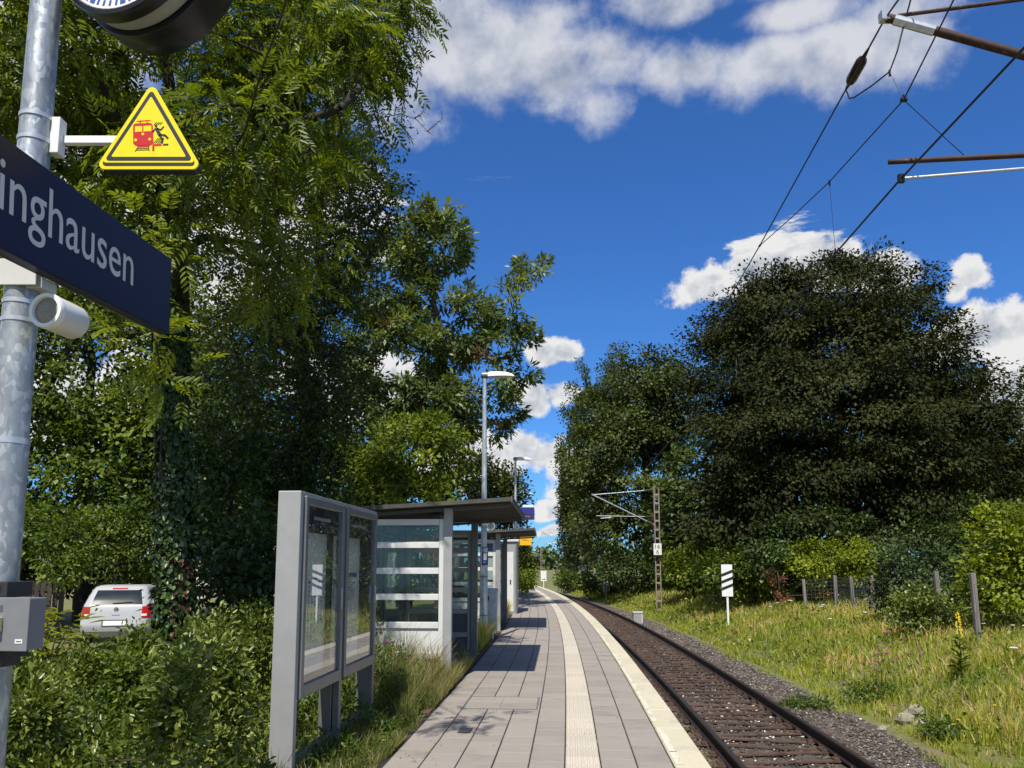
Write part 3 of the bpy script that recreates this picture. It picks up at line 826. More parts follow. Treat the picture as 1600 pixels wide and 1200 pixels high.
def station_sign():
    X = -1.71; y1, y0 = 3.88, 1.55
    zr0, zr1 = AY(265, 522, y1).z, AY(265, 408, y1).z
    H = zr1 - zr0
    e = empty('station_name_sign', (X, y1, zr0))
    # local: +y runs back towards the camera along the board, tilt so that the board falls slightly to the near end
    zl0 = AY(0, 380, 2.51).z
    tilt = (zr0 - zl0) / (y1 - 2.51)
    e.rotation_euler = (math.atan(tilt), 0, 0)
    L_ = y1 - y0
    m = MB(); m.box(-.05, 0, -L_, 0, 0, H); b = m.build('panel', m_blue, e, bevel=.004)
    m = MB(); m.box(-.054, -.05, -L_ - .002, .002, -.002, H + .002); m.build('edge_trim', m_frame, e)
    # lettering: measured from 'i' (first visible) to the final 'n'
    def yl(px, py):   # pixel on the board plane x = X -> local y
        r = (px - CX) / F; u = (CY - py) / F; t = X / r
        return (CP - u * SP) * t - y1
    ya, yb = yl(4, 270), yl(210, 425)
    o = place_text('lettering', 'inghausen', .2, m_letter, e, (.0012, ya, H * .185), (0, 1, 0), (0, 0, 1), width=yb - ya, height=H * .64)
    m = MB()
    zc_ = AY(15, 392, 2.80).z
    for yy in (2.93,):
        m.box(-.15, -.052, yy - y1 - .05, yy - y1 + .05, -.045, -.004); m.box(-.22, -.06, yy - y1 - .075, yy - y1 - .066, -.04, .06)
    m.build('clamp', m_white_alu, e, bevel=.003)
    tag(e, 'dark blue station name board with white letters reading inghausen', 'sign')
station_sign()

def clock():
    c = AY(200, -112, 2.85); ax = Vector((.36, 1, 0)).normalized()
    e = empty('platform_clock', c, math.atan2(ax.y, ax.x) - math.pi / 2)     # local +y = depth
    def lathe(name, prof, mat, par=e, seg=64):
        m = MB(); V = []; k = len(prof)
        for i in range(seg):
            a = 2 * math.pi * i / seg
            V += [(r * math.cos(a), d, r * math.sin(a)) for r, d in prof]
        Fs = [(i * k + j, ((i + 1) % seg) * k + j, ((i + 1) % seg) * k + j + 1, i * k + j + 1) for i in range(seg) for j in range(k - 1)]
        m.add(V, Fs); return m.build(name, mat, par, smooth=True)
    Rf = .335
    lathe('bezel', [(Rf, -.002), (Rf + .006, -.006), (Rf + .022, -.002), (Rf + .028, .01), (Rf + .028, .05), (Rf - .005, .055)], m_blackp)
    lathe('case_band', [(Rf + .002, .05), (Rf + .012, .06), (Rf + .012, .115), (Rf + .002, .125)], m_alu)
    lathe('rear_bezel', [(Rf - .005, .12), (Rf + .03, .125), (Rf + .034, .135), (Rf + .034, .255), (Rf + .026, .265), (Rf, .268)], m_blackp)
    face = lathe('dial', [(0, .0), (Rf, .0)], m_white)
    lathe('rear_dial', [(Rf, .262), (0, .262)], m_white)
    for i in range(60):
        m = MB()
        a = 2 * math.pi * i / 60; hour = i % 5 == 0
        r0, r1, w = (.235, .322, .026) if hour else (.30, .322, .010)
        d = Vector((math.sin(a), 0, math.cos(a))); t = Vector((math.cos(a), 0, -math.sin(a))) * w / 2
        q = [d * r0 - t, d * r0 + t, d * r1 + t, d * r1 - t]
        V = [Vector((p.x, -.0015, p.z)) for p in q] + [Vector((p.x, -.0003, p.z)) for p in q]
        m.add(V, [(3, 2, 1, 0), (0, 1, 5, 4), (1, 2, 6, 5), (2, 3, 7, 6), (3, 0, 4, 7)])
        m.build('hour_mark' if hour else 'minute_mark', m_tickblue, face)
    def hand(name, a, r0, r1, w, mat, dd):
        d = Vector((math.sin(a), 0, math.cos(a))); t = Vector((math.cos(a), 0, -math.sin(a)))
        q = [d * r0 - t * w * .6, d * r0 + t * w * .6, d * r1 + t * w * .4, d * r1 - t * w * .4]
        m = MB(); m.add([Vector((p.x, dd, p.z)) for p in q] + [Vector((p.x, dd + .001, p.z)) for p in q], [(3, 2, 1, 0), (4, 5, 6, 7), (0, 1, 5, 4), (1, 2, 6, 5), (2, 3, 7, 6), (3, 0, 4, 7)])
        m.build(name, mat, e)
    hand('hour_hand', R(395), -.06, .20, .03, m_blackp, -.003); hand('minute_hand', R(75), -.07, .30, .022, m_blackp, -.005)
    hand('second_hand', R(172), -.08, .30, .007, m_red, -.007)
    # arm to the mast, above the edge of the picture
    inv = Matrix.Rotation(-e.rotation_euler.z, 4, 'Z') @ Matrix.Translation(-c)
    m = MB(); p0 = inv @ Vector((PXY[0], PXY[1], c.z + .1)); p1 = inv @ Vector((c.x, c.y + .16, c.z + .36))
    m.tube([inv @ Vector((PXY[0], PXY[1], c.z + .38)), inv @ Vector((c.x + .05, c.y + .14, c.z + .38))], .03, 10); m.build('arm', m_galv, e)
    tag(e, 'round double-faced platform clock with white dial and black rims', 'clock')
clock()

def loudspeaker(name, c, ax, r, l, label, bracket=None):
    ax = Vector(ax).normalized()
    e = empty(name, c, math.atan2(ax.y, ax.x) - math.pi / 2)
    def lathe(nm, prof, mat, seg=40):
        m = MB(); V = []; k = len(prof)
        for i in range(seg):
            a = 2 * math.pi * i / seg
            V += [(q * math.cos(a), d, q * math.sin(a)) for q, d in prof]
        m.add(V, [(i * k + j, ((i + 1) % seg) * k + j, ((i + 1) % seg) * k + j + 1, i * k + j + 1) for i in range(seg) for j in range(k - 1)])
        return m.build(nm, mat, e, smooth=True)
    lathe('housing', [(r * .97, .012), (r, .02), (r, l * .93), (r * .92, l), (0.0, l)], m_white_alu)
    lathe('rim', [(r * .74, .012), (r * .78, .0), (r * .98, .0), (r * 1.02, .006), (r * 1.02, .022), (r * .99, .03)], m_white)
    lathe('grille', [(0.0, .009), (r * .6, .010), (r * .76, .014)], m_grille)
    if bracket:
        m = MB(); inv = Matrix.Rotation(-e.rotation_euler.z, 4, 'Z') @ Matrix.Translation(-Vector(c))
        m.bar(inv @ Vector(bracket), inv @ (Vector(c) + ax * l * .5), .03, .05); m.build('bracket', m_strap, e)
    tag(e, label, 'loudspeaker')
    return e
loudspeaker('loudspeaker', AY(70, 484, 2.78), (.13, 1, 0), .064, .165, 'white cylindrical loudspeaker strapped to the near steel mast', (PXY[0] + .05, PXY[1] + .02, pole_z(489)))

def control_box():
    Y = 2.80
    c = AY(20, 975, Y)
    x1 = AY(52, 975, Y).x; x0 = x1 - .26; z1, z0 = AY(20, 934, Y).z, AY(20, 1016, Y).z
    e = empty('control_box', (x1, Y, z0)); e.rotation_euler = (0, 0, R(-6))
    h = z1 - z0
    m = MB(); m.box(-.26, 0, -.02, .06, 0, h); b = m.build('housing', m_greybox, e, bevel=.004)
    m = MB(); m.box(-.262, .002, -.028, -.0205, -.002, h + .002); m.build('lid', m_greybox, e, bevel=.003)
    k = .00228
    m = MB(); m.box(-53 * k, -40 * k, -.052, -.029, h * .36, h * .64); kb = m.build('key_switch', m_cream, e, bevel=.002)
    m = MB(); m.tube([(-45 * k, -.0535, h * .5), (-45 * k, -.052, h * .5)], .008, 12); m.build('keyhole', m_black, kb)
    m = MB(); m.box(-18 * k, -6 * k, -.0295, -.0285, h * .14, h * .22); lb = m.build('label_plate', m_white, e)
    m = MB(); m.box(-16 * k, -8 * k, -.0302, -.0296, h * .17, h * .19); m.build('print_line', m_print, lb)
    m = MB(); m.box(-53 * k, -42 * k, -.0295, -.0285, h * .74, h * .86); m.build('dark_plate', m_darkpanel, e)
    m = MB(); m.box(-.16, -.11, .0, .10, -.06, -.002); m.build('clamp', m_dark, e, bevel=.003)
    m = MB(); m.box(-.16, -.10, -.01, .12, h + .002, h + .055); m.build('clamp', m_dark, e, bevel=.003)
    m = MB(); m.tube([(-.135, -.02, h + .035), (-.135, -.01, h + .035)], .012, 6); m.build('bolt', m_drain, e)
    m = MB(); m.tube([(-.05, .02, -.022), (-.05, .02, -.002)], .022, 14); m.build('cable_gland', m_dark, e)
    m = MB(); m.box(-.26, -.12, .06, .16, h * .2, h * .8); m.build('mount', m_dark, e)
    tag(e, 'grey control box with cream key switch clamped to the near mast', 'box')
control_box()

# ------------------------------------------------------------------ notice board
def notice_board():
    Y0 = 5.58; th = ang(6.7)
    e = empty('notice_board', TP(Y0, 3.03, -.05), th)
    L_ = 2.34; D = .17; T = 2.15; B = .66
    for x in (0, 1.105, L_ - .07):
        m = MB()
        if x == 0: m.box(0, .07, 0, D, 0, T)
        elif x > 2: m.box(x, x + .07, 0, D, 0, T)
        else: m.box(x, x + .07, .06, D, 0, B - .003)
        m.build('post', m_alu if x == 0 else m_frame, e, bevel=.006)
    m = MB(); m.box(1.105, 1.175, -.004, .05, 0, T - .03); m.build('mullion', m_frame, e, bevel=.004)
    m = MB(); m.box(.072, L_ - .072, .05, .10, .17, .235); m.build('lower_rail', m_frame, e, bevel=.004)
    m = MB(); m.box(.071, L_ - .071, .0, D - .002, T - .028, T - .001); m.build('top_cap', m_alu, e, bevel=.003)
    m = MB(); m.box(.071, L_ - .071, .135, D - .004, B + .003, T - .03); m.build('back_panel', m_darkpanel, e)
    m = MB(); m.box(.071, L_ - .071, .0, .135, B, B + .025); m.build('floor_panel', m_frame, e)
    for k, (x0, x1) in enumerate(((.074, 1.10), (1.18, L_ - .074))):
        w = .062
        d = empty('door', (0, 0, 0)); d.parent = e
        for (a, b, c, f) in ((x0, x0 + w, B, T - .03), (x1 - w, x1, B, T - .03), (x0 + w, x1 - w, B, B + w + .03), (x0 + w, x1 - w, T - .03 - w, T - .03)):
            m = MB(); m.box(a, b, -.022, .018, c, f); m.build('frame_bar', m_frame, d, bevel=.006)
        m = MB(); m.box(x0 + w, x1 - w, -.002, .003, B + w + .03, T - .03 - w); m.build('pane', m_glass, d)
        m = MB(); m.box(x1 - w - .006, x1 - w + .002, -.03, -.022, 1.25, 1.42); m.build('latch', m_strap, d)
        hd = MB(); hd.box(x0 + w + .002, x1 - w - .002, .018, .06, T - .26, T - .03 - w); h = hd.build('header_strip', m_blue, e)
        m = MB(); u = x0 + .30
        while u < x1 - .30:
            l = random.uniform(.012, .03); m.box(u, u + l, .0165, .0178, T - .19, T - .165); u += l + .012
        m.build('header_print', m_white_alu, h)
    # left case: one large timetable sheet
    def sheet(name, x0, x1, z0, z1, mat, y=.115): 
        m = MB(); m.box(x0, x1, y, y + .004, z0, z1); return m.build(name, mat, e)
    s = sheet('poster', .15, 1.03, .77, 1.87, m_paper)
    m = MB()
    for cidx in range(9):
        x = .25 + cidx * .082; z = 1.50 - (0.03 if cidx % 3 else 0)
        m.box(x, x + .05, .1135, .1148, z, z + .014)
        z -= .03
        end = random.uniform(.95, 1.15)
        while z > end:
            l = random.uniform(.018, .05); m.box(x, x + l, .1138, .1148, z, z + .005); z -= random.choice((.011, .011, .022))
    m.build('timetable_print', m_print, s)['kind'] = 'stuff'
    m = MB(); m.box(.155, .20, .1130, .1148, 1.00, 1.50); m.build('yellow_stripe', m_yellow, s)
    m = MB()
    for i in range(12): m.box(.16, .195, .1122, .1129, 1.02 + i * .04, 1.026 + i * .04)
    m.build('stripe_print', m_print, s)
    m = MB(); m.box(.20, .33, .1130, .1148, .80, .83); m.build('red_mark', m_red, s)
    m = MB(); m.box(.24, .26, .1130, .1148, .92, .96); m.box(.20, .36, .1130, .1148, .87, .878); m.box(.20, .33, .113, .1148, .89, .898); m.build('notice_print', m_print, s)
    # right case: several sheets
    m_blue_p = pm('blue_print', (.05, .13, .26), (.04, .1, .2), 5, .7); m_or = pm('orange_print', (.45, .12, .03), (.4, .09, .02), 5, .7); m_gr = pm('green_print', (.18, .26, .12), (.15, .2, .1), 5, .7)
    def sheet2(x0, x1, z0, z1, head, lines=True, base=m_paper):
        s = sheet('sheet', x0, x1, z0, z1, base)
        if head:
            m = MB(); m.box(x0 + .005, x1 - .005, .113, .1148, z1 - .05, z1 - .006); m.build('sheet_heading', head, s)
        if lines:
            m = MB(); z = z1 - .07
            while z > z0 + .03:
                m.box(x0 + .03, x0 + .03 + (x1 - x0 - .06) * random.uniform(.5, 1), .1135, .1148, z, z + .006); z -= .017
            m.build('sheet_print', m_print, s)['kind'] = 'stuff'
    sheet('backing_sheet', 1.245, 2.14, .77, 1.87, m_paper, .122)
    sheet2(1.33, 1.56, 1.62, 1.84, None); sheet2(1.33, 1.60, 1.22, 1.60, m_gr); sheet2(1.63, 2.02, 1.25, 1.55, m_blue_p)
    sheet2(1.28, 1.32, 1.3, 1.5, m_blue_p, False); sheet2(1.40, 1.66, .98, 1.18, None, False, m_or); sheet2(1.30, 1.9, .80, .95, m_gr)
    m = MB()
    for i in range(3): m.box(1.345 + i * .07, 1.39 + i * .07, .1125, .1148, 1.72, 1.80)
    m.build('picture_print', m_print, e)
    tag(e, 'grey metal notice board with two glazed poster cases beside the platform', 'notice board')
notice_board()

# ------------------------------------------------------------------ shelters
def make_shelter():
    e = empty('platform_shelter')
    L_ = 3.45; D = 1.30; c = .115
    zt = 2.33
    for (x, y) in ((0, 0), (L_, 0), (0, D), (L_, D), (L_ / 2, D)):
        m = MB(); m.box(x - c / 2, x + c / 2, y - c / 2 + .0, y + c / 2, -.02, zt + (.02 if y == 0 else -.08)); m.build('column', m_alu if x == 0 else m_frame, e, bevel=.004)
        if y == 0:
            m = MB(); m.box(x - .1, x + .1, y - .1, y + .1, -.02, .012); m.build('foot_plate', m_frame, e)
    bars = (2.16, 1.845, 1.49, 1.135, .755, .345)
    def panel(p, q, mat_bar, solid):
        """framed wall panel between local points p and q (vertical)"""
        g = empty('wall_panel'); g.parent = e
        p = Vector((*p, 0)); q = Vector((*q, 0)); t = (q - p); w = t.length; t.normalize(); nn = Vector((-t.y, t.x, 0))
        M_ = Matrix.Translation(p) @ Matrix(((t.x, nn.x, 0, 0), (t.y, nn.y, 0, 0), (0, 0, 1, 0), (0, 0, 0, 1)))
        def bx(name, a, b, z0, z1, mat, d=.028, bev=.004):
            m = MB(); m.box(a, b, -d, d, z0, z1, M_); return m.build(name, mat, g, bevel=bev)
        bx('stile', 0, .062, .06, 2.20, mat_bar); bx('stile', w - .062, w, .06, 2.20, mat_bar)
        for z in bars:
            bx('crossbar', .064, w - .064, z - .042, z + .042, mat_bar, .034)
        for a, b in zip(bars, bars[1:]):
            lo = b + .042; hi = a - .042
            if solid and b < .5: bx('infill_panel', .064, w - .064, lo, hi, solid, .008, 0)
            else: bx('pane', .064, w - .064, lo, hi, m_glass2, .003, 0)
        bx('infill_panel', .064, w - .064, .06, bars[-1] - .042, solid, .008, 0)
    panel((0, c / 2 + .004), (0, D - c / 2 - .004), m_white_alu, m_white_alu)
    panel((L_, c / 2 + .004), (L_, D - c / 2 - .004), m_alu, m_darkpanel)  # darker than the near end wall: its shade is put into the colours
    panel((c / 2 + .004, D), (L_ / 2 - c / 2 - .004, D), m_frame, m_darkpanel)
    panel((L_ / 2 + c / 2 + .004, D), (L_ - c / 2 - .004, D), m_frame, m_darkpanel)
    # roof: corrugated sheet rising to the track side, on beams
    def rz(y): return zt + .115 - (y + .9) * .058
    for x in (0, L_):
        m = MB(); m.add([(x - .04, -.86, rz(-.86) - .07), (x + .04, -.86, rz(-.86) - .07), (x + .04, D + .25, rz(D + .25) - .09), (x - .04, D + .25, rz(D + .25) - .09),
                         (x - .04, -.86, rz(-.86) - .035), (x + .04, -.86, rz(-.86) - .035), (x + .04, D + .25, rz(D + .25) - .035), (x - .04, D + .25, rz(D + .25) - .035)],
                        [(0, 3, 2, 1), (4, 5, 6, 7), (0, 1, 5, 4), (1, 2, 6, 5), (2, 3, 7, 6), (3, 0, 4, 7)]); m.build('roof_beam', m_darkpanel, e)
    m = MB(); xs = []; x = -.30; k = 0
    while x < L_ + .31:
        xs.append((x, .0 if k % 4 in (0, 1) else .04)); x += .03 if k % 2 else .055; k += 1
    ys = [-.89, -.3, .4, 1.0, D + .28]
    top = [(x, y, rz(y) + h) for x, h in xs for y in ys]; bot = [(x, y, rz(y) + h - .018) for x, h in xs for y in ys]
    n = len(xs); w = len(ys); Fs = []
    for i in range(n - 1):
        for j in range(w - 1):
            Fs.append((i * w + j, (i + 1) * w + j, (i + 1) * w + j + 1, i * w + j + 1)); b = n * w
            Fs.append((b + i * w + j, b + i * w + j + 1, b + (i + 1) * w + j + 1, b + (i + 1) * w + j))
        Fs.append((i * w, n * w + i * w, n * w + (i + 1) * w, (i + 1) * w)); Fs.append((i * w + w - 1, (i + 1) * w + w - 1, n * w + (i + 1) * w + w - 1, n * w + i * w + w - 1))
    for j in range(w - 1):
        Fs.append((j, j + 1, n * w + j + 1, n * w + j)); b = (n - 1) * w; Fs.append((b + j, n * w + b + j, n * w + b + j + 1, b + j + 1))
    m.add(top + bot, Fs); rf = m.build('roof', m_roof, e)
    m = MB(); m.box(-.31, L_ + .32, -.905, -.885, rz(-.89) - .035, rz(-.89) + .05); m.build('front_fascia', m_darkpanel, rf)
    m = MB(); m.box(-.325, -.305, -.88, D + .27, 0, .055)
    m.v = [(x, y, z + rz(y) - .02) for x, y, z in m.v]; m.build('side_trim', m_roof, rf)
    m = MB(); m.box(.9, 1.9, .25, .38, rz(.3) - .14, rz(.3) - .04); m.build('light_fitting', m_darkpanel, e, bevel=.01)
    bn = empty('bench'); bn.parent = e
    for i in range(4):
        m = MB(); m.box(.5, 2.9, D - .52 + i * .10, D - .44 + i * .10, .44, .465); m.build('seat_slat', m_frame, bn)
    for x in (.7, 1.7, 2.7):
        m = MB(); m.box(x - .025, x + .025, D - .35, D - .28, -.02, .438); m.build('leg', m_frame, bn)
    m = MB(); m.box(-.15, L_ + .15, -.05, D + .12, -.06, -.004); m.build('floor_pad', m_pad, e)
    return e
sh = make_shelter()
sh.location = TP(10.95, 2.74, .004); sh.rotation_euler = (0, 0, ang(12.8))
tag(sh, 'grey waiting shelter with white crossbars right behind the notice board', 'shelter', 'platform shelters')
sh2 = copy_tree(sh); sh2.location = TP(19.6, 2.66, .004); sh2.rotation_euler = (0, 0, ang(21.2))
tag(sh2, 'second grey waiting shelter further along behind the tall lamp post', 'shelter', 'platform shelters')

# ------------------------------------------------------------------ lamp posts
def make_lamp():
    e = empty('lamp_post')
    m = MB(); m.tube([(0, 0, -.08), (0, 0, 0), (0, 0, 1.1), (0, 0, 1.95)], [.085, .085, .084, .080], 20); m.build('lower_tube', m_galv2, e, smooth=True)
    for z in (.55, 1.35, 1.95):
        m = MB(); m.tube([(0, 0, z - .012), (0, 0, z + .012)], .0865, 20); m.build('collar', m_frame, e, smooth=True)
    m = MB(); m.tube([(0, 0, 1.95), (0, 0, 2.6), (0, 0, 5.62)], [.064, .062, .040], 18); m.build('upper_tube', m_galv2, e, smooth=True)
    h = empty('lamp_head', (0, 0, 5.66)); h.parent = e
    m = MB(); m.tube([(0, .085, 0), (0, .05, 0), (0, -.06, .0), (0, -.075, 0)], [.04, .075, .075, .06], 16); m.build('hub', m_frame, h, smooth=True)
    secs = [(-.07, .075, .075, .05), (-.15, .10, .085, .055), (-.30, .125, .085, .055), (-.46, .12, .07, .05), (-.58, .09, .035, .045), (-.64, .04, -.005, .04)]
    V = []
    sg = 14
    for (y, hw, ht, hb) in secs:
        for k in range(sg):
            a = math.pi * k / (sg - 1); V.append((hw * math.cos(a), y, -.035 + (ht + .035) * math.sin(a)))
    Fs = [(i * sg + k, i * sg + k + 1, (i + 1) * sg + k + 1, (i + 1) * sg + k) for i in range(len(secs) - 1) for k in range(sg - 1)]
    Fs += [(i * sg, (i + 1) * sg, (i + 1) * sg + sg - 1, i * sg + sg - 1) for i in range(len(secs) - 1)]
    Fs += [tuple(range(sg)), tuple(reversed([(len(secs) - 1) * sg + k for k in range(sg)]))]
    m = MB(); m.add(V, Fs); m.build('canopy', m_white, h, smooth=True)
    m = MB(); m.box(-.085, .085, -.5, -.12, -.047, -.0355); m.build('diffuser', m_white_alu, h, bevel=.005)
    return e
lp = make_lamp(); lp.location = TP(16.8, 2.78, 0); lp.rotation_euler = (0, 0, ang(16.8) - R(90) + R(90))
lp.rotation_euler = (0, 0, ang(16.8))
tag(lp, 'tall galvanised lamp post standing between the two shelters', 'lamp post', 'platform lamp posts')
lp2 = copy_tree(lp); lp2.location = AY(805.5, 948, 30.5) * 1.0; lp2.location.z = 0; lp2.rotation_euler = (0, 0, ang(30.5))
tag(lp2, 'lamp post carrying the blue train indicator beyond the second shelter', 'lamp post', 'platform lamp posts')
lp3 = copy_tree(lp); P3 = AY(813, 920, 45); lp3.location = (P3.x, 45, 0); lp3.rotation_euler = (0, 0, ang(45))
tag(lp3, 'farthest lamp post, only its white head showing over the bushes', 'lamp post', 'platform lamp posts')
# small blue plate on the first lamp post
def pole_plate():
    c = AY(758.5, 873, 16.7)
    e = empty('post_number_plate', (c.x, c.y, c.z))
    m = MB(); m.box(-.075, .055, -.012, .0, -.13, .13); b = m.build('plate', m_blue2, e)
    m = MB(); m.box(-.04, .035, -.014, -.0125, -.03, .11); m.build('white_field', m_white, b)
    m = MB(); m.box(-.05, .04, -.014, -.0125, -.09, -.08); m.box(-.05, .02, -.014, -.0125, -.065, -.057); m.build('print_line', m_letter, b)
    tag(e, 'small blue and white plate fixed to the nearest lamp post', 'sign')
pole_plate()
c = AY(767, 822, 16.6); loudspeaker('loudspeaker', c, (.05, 1, 0), .085, .2, 'small round white loudspeaker on the lamp post between the shelters', (lp.location.x, 16.8, c.z))

def train_indicator():
    a, b = AY(769, 812, 30.3), AY(835, 793, 30.3)
    e = empty('train_indicator', ((a.x + b.x) / 2, 30.3, a.z))
    w = (b.x - a.x) / 2; h = b.z - a.z
    m = MB(); m.box(-w, w, -.09, .09, 0, h); bd = m.build('housing', m_blue2, e, bevel=.01)
    m = MB(); m.box(-w * .8, w * .86, -.094, -.0905, h * .12, h * .42); sc = m.build('display_screen', m_black, bd)
    m = MB(); x = -w * .76
    while x < w * .8:
        l = random.uniform(.02, .05); m.box(x, x + l, -.0965, -.0945, h * .2, h * random.uniform(.28, .36)); x += l + .025
    m.build('display_print', pm('amber_print', (.35, .2, .05)), sc)
    m = MB(); m.box(-.05, .05, .09, .2, h * .3, h * .5); m.box(-.05, .05, .09, .2, h * .7, h * .85); m.build('bracket', m_galv2, e)
    m = MB(); m.box(w * .45, w * .95, -.08, .08, h + .002, h + .09); m.build('antenna_box', m_white, e, bevel=.01)
    tag(e, 'blue electronic train indicator box hanging on the second lamp post', 'display')
train_indicator()

def yellow_sign():
    Y = 30.2
    a, b = AY(812, 852, Y), AY(830.5, 827, Y)
    w = (b.x - a.x) / 2; cx = (a.x + b.x) / 2
    e = empty('caution_sign', (cx, Y, a.z))
    h = AY(820, 838, Y).z - a.z; t = b.z - a.z
    m = MB(); m.box(-w, w, -.02, .0, 0, h); bd = m.build('plate', m_amber, e)
    m = MB(); m.prism([(-w * .8, h), (w * .8, h), (0, t)], -.02, 0, lambda u, v, d: Vector((u, d, v))); tr = m.build('triangle', m_amber, e)
    m = MB(); ww = w * .8
    for (p, q) in (((-ww * .9, h + .02), (ww * .9, h + .02)), ((ww * .9, h + .02), (0, t - .03)), ((0, t - .03), (-ww * .9, h + .02))): m.bar((p[0], -.023, p[1]), (q[0], -.023, q[1]), .003, .025)
    m.build('black_border', m_black, tr)
    m = MB(); m.box(-.05, .05, -.0225, -.0205, h + .05, h + .11); m.box(.0, .09, -.0225, -.0205, h + .12, h + .14); m.build('pictogram', m_black, tr)
    m = MB(); m.box(-w * .6, w * .6, -.0225, -.0205, h * .5, h * .54); m.box(-w * .6, w * .3, -.0225, -.0205, h * .65, h * .69); m.build('print_line', m_drain, bd)
    m = MB(); m.bar((-w - .17, .02, h * .6), (w * .5, .02, h * .6), .03); m.build('arm', m_galv2, e)
    tag(e, 'amber caution sign with small triangle hanging beyond the metal cabin', 'sign')
yellow_sign()

def waste_bin():
    Y = 17.6; p = G(768, 990); 
    c = AY(769, 990, Y); e = empty('waste_bin', (c.x, Y, -.03), ang(Y) - R(90))
    m = MB(); m.box(-.11, .11, -.10, .10, .22, 1.02); b = m.build('container', m_galv2, e, bevel=.008)
    m = MB(); m.add([(-.12, -.12, 1.02), (.12, -.12, 1.02), (.12, .12, 1.02), (-.12, .12, 1.02), (-.12, -.12, 1.06), (.12, -.12, 1.06), (.12, .12, 1.12), (-.12, .12, 1.12)],
                    [(0, 3, 2, 1), (4, 5, 6, 7), (0, 1, 5, 4), (1, 2, 6, 5), (2, 3, 7, 6), (3, 0, 4, 7)]); m.build('lid', m_galv2, e)
    m = MB(); m.box(-.112, -.06, -.104, -.1005, .86, .95); m.build('opening', m_black, b)
    m = MB(); m.tube([(.0, .0, -.05), (.0, .0, .22)], .03, 10); m.build('leg', m_galv2, e)
    tag(e, 'galvanised litter bin on a leg beside the lamp post', 'bin')
waste_bin()

def metal_cabin():
    Y = 27.0; th = ang(27)
    e = empty('metal_cabin', TP(Y, 2.42, -.03), th)
    Lx, Ly, H = 2.2, 1.1, 2.42
    m = MB(); m.box(0, Lx, 0, Ly, 0, H); b = m.build('walls', m_alu, e, bevel=.01)
    m = MB(); m.box(-.06, Lx + .06, -.06, Ly + .06, H, H + .07); m.build('roof', m_white_alu, e, bevel=.01)
    m = MB(); m.box(-.018, 0, .12, Ly - .12, .1, H - .35); d = m.build('door', m_white_alu, e, bevel=.004)
    m = MB(); m.box(-.03, -.019, .2, .24, 1.0, 1.15); m.build('handle', m_dark, d)
    for y in (.0, Ly - .05):
        m = MB(); m.box(-.012, .03, y - .004, y + .054, .02, H - .005); m.build('corner_post', m_frame, e)
    m = MB(); m.box(-.035, -.015, .35, 1.08, H - .28, H - .03); m.build('blue_sign_plate', m_blue2, e)
    tag(e, 'pale metal equipment cabin on the platform past the second shelter', 'cabin')
metal_cabin()

